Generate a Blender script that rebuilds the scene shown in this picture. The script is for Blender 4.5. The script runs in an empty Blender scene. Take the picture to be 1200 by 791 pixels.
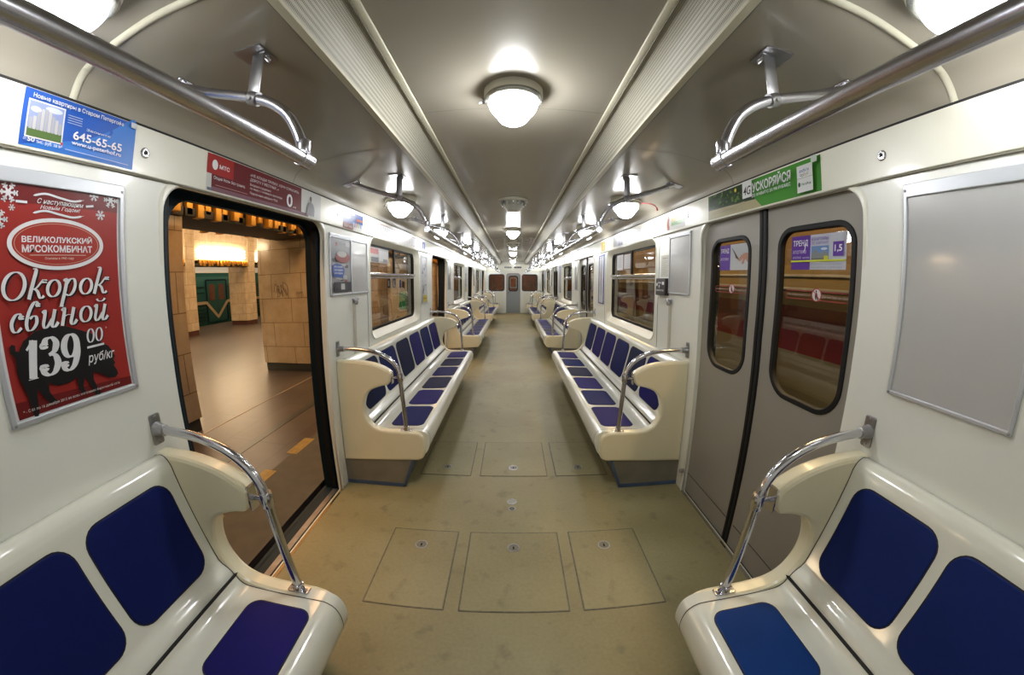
import bpy, bmesh, math, random
import numpy as np
from mathutils import Matrix, Vector
from mathutils.geometry import tessellate_polygon
random.seed(7)
SC = bpy.context.scene
COL = SC.collection
PI = math.pi

# ------------------------------------------------------------------ camera: stereographic fisheye, 8 mm class lens
cd = bpy.data.cameras.new('camera'); cam = bpy.data.objects.new('camera', cd)
COL.objects.link(cam); SC.camera = cam
F_PX, PITCH, YAW, ROLL = 412.935, math.radians(9.28419), math.radians(-0.104437), math.radians(0.197072)
CAM_H = 1.48
cd.type = 'PANO'
cd.sensor_fit = 'HORIZONTAL'; cd.sensor_width = 36.0; cd.sensor_height = 36.0 * 791 / 1200
cd.panorama_type = 'FISHEYE_LENS_POLYNOMIAL'
cd.fisheye_fov = math.pi
cd.clip_start = 0.01
_r = np.linspace(0, 730, 400); _mm = 36.0 / 1200
_A = np.stack([(_r * _mm) ** k for k in (1, 2, 3, 4)], 1)
_co = np.linalg.lstsq(_A, 2 * np.arctan(_r / 2 / F_PX), rcond=None)[0]
cd.fisheye_polynomial_k0 = 0.0
for _k in range(4): setattr(cd, 'fisheye_polynomial_k%d' % (_k + 1), -float(_co[_k]))
def _cw(v):
    x, y, z = v
    x, z = math.cos(ROLL) * x - math.sin(ROLL) * z, math.sin(ROLL) * x + math.cos(ROLL) * z
    y, z = math.cos(PITCH) * y + math.sin(PITCH) * z, -math.sin(PITCH) * y + math.cos(PITCH) * z
    x, y = math.cos(YAW) * x + math.sin(YAW) * y, -math.sin(YAW) * x + math.cos(YAW) * y
    return (x, y, z)
_R, _F, _U = _cw((1, 0, 0)), _cw((0, 1, 0)), _cw((0, 0, 1))
cam.matrix_world = Matrix(((_R[0], _U[0], -_F[0], 0), (_R[1], _U[1], -_F[1], 0), (_R[2], _U[2], -_F[2], CAM_H), (0, 0, 0, 1)))

# ------------------------------------------------------------------ world, exposure
w = bpy.data.worlds.new('world'); SC.world = w; w.use_nodes = True
w.node_tree.nodes['Background'].inputs[0].default_value = (0.010, 0.008, 0.006, 1)
w.node_tree.nodes['Background'].inputs[1].default_value = 1.0
SC.view_settings.view_transform = 'Standard'; SC.view_settings.look = 'None'
SC.view_settings.exposure = 0.27; SC.view_settings.gamma = 1.0; SC.view_settings.use_curve_mapping = False
SC.cycles.use_denoising = True
SC.cycles.max_bounces = 10; SC.cycles.diffuse_bounces = 6; SC.cycles.glossy_bounces = 4
SC.cycles.transparent_max_bounces = 16
SC.cycles.sample_clamp_indirect = 8.0
SC.cycles.caustics_reflective = False; SC.cycles.caustics_refractive = False

LAMP_POWER = 58.0       # radiance of the car's globes
STATION_WATT = 1.0       # scale of the added station area lights

# added area lights: stand-ins for cornice lamps, one to brighten the trackside wall
def area(name, loc, size, watt, col, rot=(0, 0, 0)):
    l = bpy.data.lights.new(name, 'AREA'); l.shape = 'RECTANGLE'; l.size, l.size_y = size
    l.energy = watt; l.color = col
    o = bpy.data.objects.new(name, l); o.location = loc; o.rotation_euler = rot; COL.objects.link(o); return o
WARM = (1.0, 0.72, 0.45)
area('hall_fill', (-7.4, 7.5, 5.2), (3.0, 20.0), 800 * STATION_WATT, WARM)
area('platform_fill', (-2.35, 7.5, 3.45), (0.5, 18.0), 260 * STATION_WATT, (1.0, 0.58, 0.27))
area('far_platform_fill', (-12.6, 10.0, 3.6), (0.5, 14.0), 240 * STATION_WATT, (1.0, 0.75, 0.5))
area('tunnel_fill', (2.35, 6.5, 3.05), (0.3, 17.0), 420 * STATION_WATT, (1.0, 0.70, 0.38), (0, math.radians(20), 0))  # added light without a fitting, brightens the trackside wall

# ------------------------------------------------------------------ materials
MATS = {}
def mat(name, col, rough=0.5, metal=0.0, coat=0.0, emit=None, strength=0.0, bump=0.0, bump_scale=200.0, var=0.0, var_scale=3.0, dirt=None, spec=0.5):
    if name in MATS: return MATS[name]
    m = bpy.data.materials.new(name); m.use_nodes = True; nt = m.node_tree
    b = nt.nodes['Principled BSDF']
    b.inputs['Base Color'].default_value = (*col, 1); b.inputs['Roughness'].default_value = rough
    b.inputs['Metallic'].default_value = metal; b.inputs['Coat Weight'].default_value = coat
    b.inputs['Coat Roughness'].default_value = 0.08; b.inputs['Specular IOR Level'].default_value = spec
    if emit: b.inputs['Emission Color'].default_value = (*emit, 1); b.inputs['Emission Strength'].default_value = strength
    if var or bump or dirt:
        tc = nt.nodes.new('ShaderNodeTexCoord')
    if var or dirt:
        n = nt.nodes.new('ShaderNodeTexNoise'); n.inputs['Scale'].default_value = var_scale; n.inputs['Detail'].default_value = 5.0
        nt.links.new(tc.outputs['Object'], n.inputs['Vector'])
        r = nt.nodes.new('ShaderNodeValToRGB')
        r.color_ramp.elements[0].position = 0.3; r.color_ramp.elements[1].position = 0.7
        d = dirt or tuple(c * (1 - var) for c in col)
        r.color_ramp.elements[0].color = (*d, 1); r.color_ramp.elements[1].color = (*col, 1)
        nt.links.new(n.outputs['Fac'], r.inputs['Fac']); nt.links.new(r.outputs['Color'], b.inputs['Base Color'])
    if bump:
        n2 = nt.nodes.new('ShaderNodeTexNoise'); n2.inputs['Scale'].default_value = bump_scale; n2.inputs['Detail'].default_value = 3.0
        nt.links.new(tc.outputs['Object'], n2.inputs['Vector'])
        bp = nt.nodes.new('ShaderNodeBump'); bp.inputs['Strength'].default_value = bump; bp.inputs['Distance'].default_value = 0.002
        nt.links.new(n2.outputs['Fac'], bp.inputs['Height']); nt.links.new(bp.outputs['Normal'], b.inputs['Normal'])
    MATS[name] = m; return m

CREAM = mat('cream_paint', (0.700, 0.690, 0.585), 0.32, var=0.05, var_scale=2.2, coat=0.15)
CREAMW = mat('cream_wall', (0.725, 0.730, 0.670), 0.36, var=0.06, var_scale=1.7, coat=0.12)
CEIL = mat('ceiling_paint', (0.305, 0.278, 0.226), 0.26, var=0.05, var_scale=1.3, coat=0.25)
SHELL = mat('moulded_plastic', (0.720, 0.715, 0.620), 0.16, coat=0.5, var=0.04, var_scale=4.0)
SCREEN = mat('screen_plastic', (0.740, 0.680, 0.480), 0.28, coat=0.25, var=0.05, var_scale=5.0)
SCUFF = mat('scuffed_plastic', (0.66, 0.65, 0.55), 0.4, var=0.35, var_scale=14.0)
PADS = [mat('pad_navy', (0.004, 0.011, 0.100), 0.6, spec=0.16, bump=0.25, bump_scale=420, var=0.15, var_scale=3.0),
        mat('pad_violet', (0.011, 0.009, 0.130), 0.6, spec=0.16, bump=0.25, bump_scale=420, var=0.2, var_scale=3.0),
        mat('pad_blue', (0.006, 0.040, 0.190), 0.6, spec=0.16, bump=0.25, bump_scale=420, var=0.2, var_scale=4.0),
        mat('pad_slate', (0.010, 0.016, 0.060), 0.6, spec=0.16, bump=0.25, bump_scale=420, var=0.2, var_scale=4.0)]
PADS.append(mat('pad_royal', (0.007, 0.020, 0.128), 0.6, spec=0.16, bump=0.25, bump_scale=420, var=0.2, var_scale=3.0))
PAD_SHADOW = mat('pad_edge_shadow', (0.006, 0.008, 0.02), 0.6)  # dark rim: the shadow round each pad, painted in as colour
CHROME = mat('chrome', (0.66, 0.66, 0.70), 0.16, metal=1.0, var=0.2, var_scale=9.0)
STEEL = mat('worn_steel', (0.42, 0.42, 0.43), 0.32, metal=0.9, var=0.3, var_scale=12.0)
RAILM = mat('handrail_steel', (0.62, 0.62, 0.68), 0.27, metal=1.0, var=0.25, var_scale=6.0)
ALU = mat('aluminium_frame', (0.50, 0.52, 0.55), 0.42, metal=0.55)
RUBBER = mat('black_rubber', (0.008, 0.008, 0.008), 0.55, spec=0.25)
DARKGAP = mat('dark_gap', (0.012, 0.011, 0.010), 0.8)
DOORG = mat('door_grey', (0.255, 0.235, 0.205), 0.30, coat=0.1, bump=0.12, bump_scale=60, var=0.08, var_scale=2.0)
ENDGREY = mat('end_door_grey', (0.23, 0.25, 0.26), 0.35)
BLUEGREEN = mat('body_blue_green', (0.002, 0.013, 0.022), 0.5, spec=0.25)
KICK = mat('kick_grey', (0.205, 0.185, 0.140), 0.55, var=0.25, var_scale=8.0)
KICKBLUE = mat('kick_blue', (0.055, 0.095, 0.175), 0.5, var=0.3, var_scale=9.0)
GROOVE = mat('groove_brown', (0.16, 0.15, 0.11), 0.7)
PEARL = mat('moulding_cream', (0.52, 0.50, 0.39), 0.5, spec=0.3)
GREYBOARD = mat('blank_board', (0.44, 0.44, 0.43), 0.22, coat=0.5, var=0.08, var_scale=2.5)
TEXTBLACK = mat('black_plastic', (0.02, 0.018, 0.016), 0.4)

def glass(name, tint=(1, 1, 1), ior=1.5, rough=0.0):
    m = bpy.data.materials.new(name); m.use_nodes = True; nt = m.node_tree; nt.nodes.clear()
    o = nt.nodes.new('ShaderNodeOutputMaterial'); t = nt.nodes.new('ShaderNodeBsdfTransparent'); g = nt.nodes.new('ShaderNodeBsdfGlossy')
    ge = nt.nodes.new('ShaderNodeNewGeometry'); dp = nt.nodes.new('ShaderNodeVectorMath'); dp.operation = 'DOT_PRODUCT'; x = nt.nodes.new('ShaderNodeMixShader'); 
    t.inputs[0].default_value = (*tint, 1); g.inputs['Roughness'].default_value = rough; 
    def math_(op, a, b_):
        q = nt.nodes.new('ShaderNodeMath'); q.operation = op; q.use_clamp = True
        for i, s in enumerate((a, b_)):
            if isinstance(s, float): q.inputs[i].default_value = s
            elif s is not None: nt.links.new(s, q.inputs[i])
        return q.outputs[0]
    nt.links.new(ge.outputs['Normal'], dp.inputs[0]); nt.links.new(ge.outputs['Incoming'], dp.inputs[1])
    ab = math_('ABSOLUTE', dp.outputs['Value'], None); r5 = math_('POWER', math_('SUBTRACT', 1.0, ab), 5.0)   # Schlick, the same from both faces
    nt.links.new(math_('ADD', math_('MULTIPLY', r5, 0.955), 0.045), x.inputs[0])
    nt.links.new(t.outputs[0], x.inputs[1]); nt.links.new(g.outputs[0], x.inputs[2]); nt.links.new(x.outputs[0], o.inputs[0])
    MATS[name] = m; return m
GLASS = glass('window_glass', (0.86, 0.86, 0.82))

# floor linoleum
def floor_mat():
    m = mat('linoleum', (0.255, 0.235, 0.150), 0.48); nt = m.node_tree; b = nt.nodes['Principled BSDF']
    tc = nt.nodes.new('ShaderNodeTexCoord')
    def noise(s, d):
        n = nt.nodes.new('ShaderNodeTexNoise'); n.inputs['Scale'].default_value = s; n.inputs['Detail'].default_value = d
        nt.links.new(tc.outputs['Object'], n.inputs['Vector']); return n
    n1 = noise(1.6, 5); n2 = noise(9, 6); n3 = noise(60, 2)
    r1 = nt.nodes.new('ShaderNodeValToRGB'); r1.color_ramp.elements[0].position = 0.32; r1.color_ramp.elements[1].position = 0.68
    r1.color_ramp.elements[0].color = (0.222, 0.188, 0.088, 1); r1.color_ramp.elements[1].color = (0.290, 0.252, 0.128, 1)
    r2 = nt.nodes.new('ShaderNodeValToRGB'); r2.color_ramp.elements[0].position = 0.28; r2.color_ramp.elements[1].position = 0.42
    r2.color_ramp.elements[0].color = (0.55, 0.55, 0.55, 1); r2.color_ramp.elements[1].color = (1, 1, 1, 1)
    r3 = nt.nodes.new('ShaderNodeValToRGB'); r3.color_ramp.elements[0].position = 0.3; r3.color_ramp.elements[1].position = 0.75
    r3.color_ramp.elements[0].color = (0.93, 0.93, 0.93, 1); r3.color_ramp.elements[1].color = (1.06, 1.06, 1.06, 1)
    mx = nt.nodes.new('ShaderNodeMixRGB'); mx.blend_type = 'MULTIPLY'; mx.inputs[0].default_value = 0.55
    mx2 = nt.nodes.new('ShaderNodeMixRGB'); mx2.blend_type = 'MULTIPLY'; mx2.inputs[0].default_value = 1.0
    for n, r in ((n1, r1), (n2, r2), (n3, r3)): nt.links.new(n.outputs['Fac'], r.inputs['Fac'])
    nt.links.new(r1.outputs[0], mx.inputs[1]); nt.links.new(r2.outputs[0], mx.inputs[2])
    nt.links.new(mx.outputs[0], mx2.inputs[1]); nt.links.new(r3.outputs[0], mx2.inputs[2])
    nt.links.new(mx2.outputs[0], b.inputs['Base Color'])
    return m
LINO = floor_mat()

def tile_mat(name, c1, c2, mortar, sx, sy, plane, rough=0.3, off=0.5, msize=0.012, coat=0.0):
    m = mat(name, c1, rough, coat=coat); nt = m.node_tree; b = nt.nodes['Principled BSDF']
    tc = nt.nodes.new('ShaderNodeTexCoord'); sp = nt.nodes.new('ShaderNodeSeparateXYZ'); cb = nt.nodes.new('ShaderNodeCombineXYZ')
    nt.links.new(tc.outputs['Object'], sp.inputs[0])
    if plane == 'wall':          # any vertical face: run along x + y
        ad = nt.nodes.new('ShaderNodeMath'); ad.operation = 'ADD'
        nt.links.new(sp.outputs[0], ad.inputs[0]); nt.links.new(sp.outputs[1], ad.inputs[1])
        nt.links.new(ad.outputs[0], cb.inputs[0]); nt.links.new(sp.outputs[2], cb.inputs[1])
    else:
        nt.links.new(sp.outputs[1], cb.inputs[0]); nt.links.new(sp.outputs[0], cb.inputs[1])
    br = nt.nodes.new('ShaderNodeTexBrick'); br.offset = off
    br.inputs['Scale'].default_value = 1.0; br.inputs['Brick Width'].default_value = sx; br.inputs['Row Height'].default_value = sy
    br.inputs['Mortar Size'].default_value = msize; br.inputs['Color1'].default_value = (*c1, 1); br.inputs['Color2'].default_value = (*c2, 1)
    br.inputs['Mortar'].default_value = (*mortar, 1); br.inputs['Bias'].default_value = 0.0
    nt.links.new(cb.outputs[0], br.inputs['Vector'])
    n = nt.nodes.new('ShaderNodeTexNoise'); n.inputs['Scale'].default_value = 4.5; n.inputs['Detail'].default_value = 8; n.inputs['Roughness'].default_value = 0.65
    nt.links.new(tc.outputs['Object'], n.inputs['Vector'])
    r = nt.nodes.new('ShaderNodeValToRGB'); r.color_ramp.elements[0].position = 0.3; r.color_ramp.elements[1].position = 0.7
    r.color_ramp.elements[0].color = (0.80, 0.76, 0.70, 1); r.color_ramp.elements[1].color = (1.05, 1.05, 1.05, 1)
    nt.links.new(n.outputs['Fac'], r.inputs['Fac'])
    mx = nt.nodes.new('ShaderNodeMixRGB'); mx.blend_type = 'MULTIPLY'; mx.inputs[0].default_value = 1.0
    nt.links.new(br.outputs['Color'], mx.inputs[1]); nt.links.new(r.outputs[0], mx.inputs[2]); nt.links.new(mx.outputs[0], b.inputs['Base Color'])
    return m
MARBLE = tile_mat('marble_cladding', (0.56, 0.44, 0.29), (0.50, 0.38, 0.24), (0.26, 0.18, 0.10), 0.62, 0.42, 'wall', 0.20, 0.35, 0.006, coat=0.5)
GRANITE = tile_mat('granite_paving', (0.066, 0.049, 0.038), (0.050, 0.036, 0.029), (0.026, 0.019, 0.015), 1.1, 0.72, 'floor', 0.33, 0.5, 0.006)
ASPHALT = mat('platform_edge_grey', (0.065, 0.055, 0.040), 0.7, var=0.3, var_scale=8.0)
PLINTH = mat('plinth_granite', (0.030, 0.032, 0.028), 0.3)
PLINTHR = mat('plinth_red_granite', (0.075, 0.030, 0.022), 0.3)
YELLOW = mat('platform_yellow', (0.30, 0.19, 0.025), 0.6, var=0.35, var_scale=20.0)
GOLD = mat('gold_anodised', (0.78, 0.40, 0.07), 0.34, metal=0.7)
BRONZE = mat('dark_bronze', (0.018, 0.014, 0.006), 0.55)
TRAING = mat('train_green', (0.006, 0.070, 0.062), 0.35, coat=0.2)
TRAINC = mat('train_cream_stripe', (0.72, 0.60, 0.40), 0.4)
TRAINROOF = mat('train_roof_grey', (0.30, 0.31, 0.32), 0.45)
VAULT = mat('vault_plaster', (0.55, 0.50, 0.42), 0.7)
# ------------------------------------------------------------------ geometry helpers
class MB:
    """Collects faces (with a material slot each) and links them as ONE mesh object."""
    def __init__(self): self.v = []; self.f = []; self.m = []
    def add(self, verts, faces, mi=0):
        o = len(self.v); self.v.extend(tuple(p) for p in verts)
        self.f.extend(tuple(i + o for i in f) for f in faces); self.m.extend([mi] * len(faces)); return self
    def box(self, x0, x1, y0, y1, z0, z1, mi=0, mp=None):
        p = [(x, y, z) for x in (x0, x1) for y in (y0, y1) for z in (z0, z1)]
        if mp: p = [mp(*q) for q in p]
        return self.add(p, [(0, 1, 3, 2), (4, 6, 7, 5), (0, 4, 5, 1), (2, 3, 7, 6), (0, 2, 6, 4), (1, 5, 7, 3)], mi)
    def bbox(self, x0, x1, y0, y1, z0, z1, b=0.004, mi=0):
        """box with chamfered edges"""
        cx, cy, cz = (x0 + x1) / 2, (y0 + y1) / 2, (z0 + z1) / 2
        bm = bmesh.new(); bmesh.ops.create_cube(bm, size=1.0)
        bmesh.ops.scale(bm, verts=bm.verts, vec=(x1 - x0, y1 - y0, z1 - z0)); bmesh.ops.translate(bm, verts=bm.verts, vec=(cx, cy, cz))
        bmesh.ops.bevel(bm, geom=bm.edges[:], offset=b, segments=2, affect='EDGES', profile=0.5)
        bm.verts.index_update(); self.add([v.co[:] for v in bm.verts], [[v.index for v in f.verts] for f in bm.faces], mi); bm.free(); return self
    def grid(self, rows, close=False, mi=0, cap=False):
        """rows of equal length -> quads; close joins last row point to first"""
        n = len(rows[0]); vs = [p for r in rows for p in r]; fs = []
        for i in range(len(rows) - 1):
            for j in range(n if close else n - 1):
                k = (j + 1) % n; fs.append((i * n + j, i * n + k, (i + 1) * n + k, (i + 1) * n + j))
        if cap: fs += [tuple(range(n))[::-1], tuple((len(rows) - 1) * n + j for j in range(n))]
        return self.add(vs, fs, mi)
    def lathe(self, prof, c, seg=32, mi=0, axis='z', sgn=1):
        rows = []
        for r, h in prof:
            row = []
            for i in range(seg):
                a = 2 * PI * i / seg; u, v = r * math.cos(a), r * math.sin(a)
                if axis == 'z': row.append((c[0] + u, c[1] + v, c[2] + h))
                elif axis == 'x': row.append((c[0] + sgn * h, c[1] + u, c[2] + v))
                else: row.append((c[0] + u, c[1] + h, c[2] + v))
            rows.append(row)
        return self.grid(rows, True, mi, cap=True)
    def tube(self, pts, r, seg=12, mi=0, cap=True):
        P = [Vector(p) for p in pts]; n = len(P); rows = []
        t0 = (P[1] - P[0]).normalized(); ref = Vector((0, 0, 1)) if abs(t0.z) < 0.9 else Vector((0, 1, 0))
        a = t0.cross(ref).normalized()
        for i in range(n):
            t = ((P[min(i + 1, n - 1)] - P[i]).normalized() + (P[i] - P[max(i - 1, 0)]).normalized()).normalized()
            a = (a - t * a.dot(t)).normalized(); b = t.cross(a)
            rr = r[i] if isinstance(r, (list, tuple)) else r
            rows.append([tuple(P[i] + (a * math.cos(2 * PI * k / seg) + b * math.sin(2 * PI * k / seg)) * rr) for k in range(seg)])
        return self.grid(rows, True, mi, cap=cap)
    def plate(self, loops, n0, n1, mp, bev=0.0, mi=0, cuts=(), side_mi=None, back=True):
        """flat plate with holes in (a, b), from depth n0 (back) to n1 (front); mp maps (a, b, n) to the world"""
        loops = [ccw(l, i == 0) for i, l in enumerate(loops)]
        front = [inset(l, bev) for l in loops] if bev else loops
        v = []; f = []
        def tri(ls, n):
            o = len(v); pts = [p for l in ls for p in l]; v.extend((p[0], p[1], n) for p in pts)
            for t in tessellate_polygon([[Vector((p[0], p[1], 0)) for p in l] for l in ls]): f.append(tuple(i + o for i in t))
        def band(l0, k0, l1, k1):
            o = len(v); n = len(l0); v.extend((p[0], p[1], k0) for p in l0); v.extend((p[0], p[1], k1) for p in l1)
            for i in range(n): j = (i + 1) % n; f.append((o + i, o + j, o + n + j, o + n + i))
        tri(front, n1)
        nf = len(f)
        s = 1 if n1 > n0 else -1
        for l, g in zip(loops, front):
            if bev:
                mid = [((p[0] * 0.7 + q[0] * 0.3), (p[1] * 0.7 + q[1] * 0.3)) for p, q in zip(l, g)]
                band(g, n1, mid, n1 - s * bev * 0.3); band(mid, n1 - s * bev * 0.3, l, n1 - s * bev); band(l, n1 - s * bev, l, n0)
            elif n0 != n1: band(l, n1, l, n0)
        if back and n0 != n1: tri(loops, n0)
        if cuts:
            bm = bmesh.new(); bv = [bm.verts.new(p) for p in v]
            for q in f:
                try: bm.faces.new([bv[i] for i in q])
                except ValueError: pass
            for c in cuts: bmesh.ops.bisect_plane(bm, geom=bm.verts[:] + bm.edges[:] + bm.faces[:], plane_co=(0, c, 0), plane_no=(0, 1, 0))
            bm.verts.index_update(); v = [x.co[:] for x in bm.verts]; f = [[x.index for x in q.verts] for q in bm.faces]; bm.free()
        return self.add([mp(*p) for p in v], f, mi)
    def ring(self, loops3, mi=0):
        return self.grid(loops3, True, mi)
    def build(self, name, mats, parent=None, origin=None, angle=35):
        me = bpy.data.meshes.new(name)
        if parent is not None: origin = ORI[parent.name]
        origin = Vector(origin) if origin is not None else Vector((0, 0, 0))
        me.from_pydata([tuple(Vector(p) - origin) for p in self.v], [], self.f)
        for mm in (mats if isinstance(mats, (list, tuple)) else [mats]): me.materials.append(mm)
        me.polygons.foreach_set('material_index', self.m)
        me.polygons.foreach_set('use_smooth', [True] * len(me.polygons))
        me.update(); me.set_sharp_from_angle(angle=math.radians(angle))
        o = bpy.data.objects.new(name, me); COL.objects.link(o)
        ORI[o.name] = origin
        if parent is not None: o.parent = parent
        else: o.location = origin
        return o
ORI = {}
def ccw(l, want):
    a = sum(l[i][0] * l[(i + 1) % len(l)][1] - l[(i + 1) % len(l)][0] * l[i][1] for i in range(len(l)))
    return l if (a > 0) == want else l[::-1]
def inset(l, d):
    """offset a loop to its left (inwards for a ccw outer loop, outwards for a cw hole)"""
    out = []; n = len(l)
    for i in range(n):
        p, q, r = l[i - 1], l[i], l[(i + 1) % n]
        e1 = (q[0] - p[0], q[1] - p[1]); e2 = (r[0] - q[0], r[1] - q[1])
        L1 = math.hypot(*e1) or 1e-9; L2 = math.hypot(*e2) or 1e-9
        n1 = (-e1[1] / L1, e1[0] / L1); n2 = (-e2[1] / L2, e2[0] / L2)
        s = (n1[0] + n2[0], n1[1] + n2[1]); k = 1 + n1[0] * n2[0] + n1[1] * n2[1]
        if k < 0.3: k = 0.3
        out.append((q[0] + s[0] / k * d, q[1] + s[1] / k * d))
    return out
def rr(a0, a1, b0, b1, r, seg=6):
    """rounded rectangle, r = one radius or (bottom-left, bottom-right, top-right, top-left)"""
    r = r if isinstance(r, (list, tuple)) else (r,) * 4
    out = []
    for (cx, cy, a, q) in ((a0 + r[0], b0 + r[0], PI, r[0]), (a1 - r[1], b0 + r[1], 1.5 * PI, r[1]), (a1 - r[2], b1 - r[2], 0, r[2]), (a0 + r[3], b1 - r[3], 0.5 * PI, r[3])):
        if q <= 1e-6: out.append((cx, cy)); continue
        for i in range(seg + 1): t = a + 0.5 * PI * i / seg; out.append((cx + q * math.cos(t), cy + q * math.sin(t)))
    return out
def ell(cx, cy, rx, ry, seg=40, a0=0.0, a1=2 * PI):
    full = abs(a1 - a0 - 2 * PI) < 1e-6
    return [(cx + rx * math.cos(a0 + (a1 - a0) * i / (seg if full else seg - 1)), cy + ry * math.sin(a0 + (a1 - a0) * i / (seg if full else seg - 1))) for i in range(seg)]
def smooth(pts, n=6):
    """Catmull-Rom through the points"""
    P = [np.array(p, float) for p in pts]; P = [2 * P[0] - P[1]] + P + [2 * P[-1] - P[-2]]; out = []
    for i in range(1, len(P) - 2):
        for k in range(n):
            t = k / n; a, b, c, d = P[i - 1], P[i], P[i + 1], P[i + 2]
            out.append(tuple(0.5 * ((2 * b) + (-a + c) * t + (2 * a - 5 * b + 4 * c - d) * t * t + (-a + 3 * b - 3 * c + d) * t ** 3)))
    out.append(tuple(P[-2])); return out

def thing(name, label, cat, loc, group=None):
    o = bpy.data.objects.new(name, None); COL.objects.link(o); o.location = loc; o.empty_display_size = 0.1
    ORI[o.name] = Vector(loc); return tag(o, label, cat, group)
def tag(o, label=None, cat=None, group=None, kind=None):
    if label: o['label'] = label
    if cat: o['category'] = cat
    if group: o['group'] = group
    if kind: o['kind'] = kind
    return o
def struct(o, label=None): o['kind'] = 'structure'; 
def structure(o, label, cat): return tag(o, label, cat, kind='structure')

# ------------------------------------------------------------------ car dimensions
PITCH_Y = 4.27                # doorway to doorway
DOOR_C = 1.520                # centre of the first doorway
DW = 0.590                    # half a doorway
Y0, Y1 = -0.52, 15.96         # the car's inner ends
WALLTOP = 2.030
def XW(z): return 1.200 + 0.045 * max(0.0, 1 - z / 1.25)      # the side walls lean out towards the floor
CUTS = (0.0, 1.25)
def wallmap(s):
    def f(a, b, n): return (s * (XW(b) - n), a, b)
    return f
SIDE = {-1: 'platform side', 1: 'closed-door side'}
# ------------------------------------------------------------------ printing on flat sheets
_TXT = {}
def text_mesh(s, bold=0.0, shear=0.0, space=1.0):
    key = (s, bold, shear, space)
    if key in _TXT: return _TXT[key]
    c = bpy.data.curves.new('txt', 'FONT'); c.body = s; c.size = 1.0; c.offset = bold; c.shear = shear; c.resolution_u = 3; c.space_character = space
    c.fill_mode = 'FRONT'
    o = bpy.data.objects.new('txt', c); COL.objects.link(o); bpy.context.view_layer.update()
    me = o.evaluated_get(bpy.context.evaluated_depsgraph_get()).to_mesh()
    v = [x.co[:2] for x in me.vertices]; f = [tuple(p.vertices) for p in me.polygons]
    bpy.data.objects.remove(o); bpy.data.curves.remove(c)
    if v:
        x0, x1 = min(p[0] for p in v), max(p[0] for p in v); y0, y1 = min(p[1] for p in v), max(p[1] for p in v)
        v = [((p[0] - x0) / (x1 - x0), (p[1] - y0) / (y1 - y0)) for p in v]
    _TXT[key] = (v, f); return _TXT[key]
def ink(col, gloss=0.35):
    col = tuple(c * 0.82 for c in col)
    return mat('ink_%02x%02x%02x' % tuple(int(max(0, min(1, c)) * 255) for c in col), col, gloss, spec=0.3)
class Print:
    """a flat sheet with its print: layers a fraction of a millimetre apart, one mesh"""
    def __init__(self, mp, step=0.00025, n0=0.0): self.mb = MB(); self.mp = mp; self.n = n0; self.step = step; self.mats = []
    def mi(self, col):
        m = ink(col) if isinstance(col, tuple) else col
        if m not in self.mats: self.mats.append(m)
        return self.mats.index(m)
    def up(self): self.n += self.step; return self.n
    def poly(self, pts, col, holes=()):
        n = self.up(); self.mb.plate([list(pts)] + [list(h) for h in holes], n, n, self.mp, mi=self.mi(col)); return self
    def rect(self, a0, b0, a1, b1, col): return self.poly([(a0, b0), (a1, b0), (a1, b1), (a0, b1)], col)
    def text(self, s, a0, b0, a1, b1, col, bold=0.0, shear=0.0, space=1.0, rise=0.0):
        v, f = text_mesh(s, bold, shear, space); n = self.up()
        self.mb.add([self.mp(a0 + p[0] * (a1 - a0), b0 + p[1] * (b1 - b0) + rise * p[0], n) for p in v], f, self.mi(col)); return self
    def strip(self, pts, wid, col, n=None):
        """a line of given width (number or per-point list)"""
        n = self.up() if n is None else n
        P = [np.array(p, float) for p in pts]; L = []; Rr = []
        for i in range(len(P)):
            t = P[min(i + 1, len(P) - 1)] - P[max(i - 1, 0)]; t = t / (np.linalg.norm(t) or 1)
            h = (wid[i] if isinstance(wid, (list, tuple)) else wid) / 2; q = np.array((-t[1], t[0])) * h
            L.append(P[i] + q); Rr.append(P[i] - q)
        self.mb.grid([[self.mp(*p, n) for p in L], [self.mp(*p, n) for p in Rr]], mi=self.mi(col)); return self
    def build(self, name, parent=None, origin=None): return self.mb.build(name, self.mats, parent, origin)
# ------------------------------------------------------------------ the car: floor, walls, doors, windows, ceiling
def perforated():
    m = mat('perforated_duct', (0.50, 0.485, 0.42), 0.55, spec=0.25); nt = m.node_tree; b = nt.nodes['Principled BSDF']
    tc = nt.nodes.new('ShaderNodeTexCoord'); mp = nt.nodes.new('ShaderNodeMapping'); mp.inputs['Scale'].default_value = (165, 165, 0)
    v = nt.nodes.new('ShaderNodeTexVoronoi'); v.inputs['Scale'].default_value = 1.0; v.inputs['Randomness'].default_value = 0.0
    r = nt.nodes.new('ShaderNodeValToRGB'); r.color_ramp.elements[0].position = 0.26; r.color_ramp.elements[1].position = 0.34
    r.color_ramp.elements[0].color = (0.15, 0.142, 0.11, 1); r.color_ramp.elements[1].color = (0.40, 0.38, 0.31, 1)
    nt.links.new(tc.outputs['Object'], mp.inputs[0]); nt.links.new(mp.outputs[0], v.inputs['Vector'])
    nt.links.new(v.outputs['Distance'], r.inputs['Fac']); nt.links.new(r.outputs[0], b.inputs['Base Color']); return m
PERF = perforated()

o = MB().box(-1.262, 1.262, Y0 - .05, Y1 + .05, -0.06, 0.0).build('floor', LINO); structure(o, 'olive linoleum floor of the carriage', 'floor')

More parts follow.
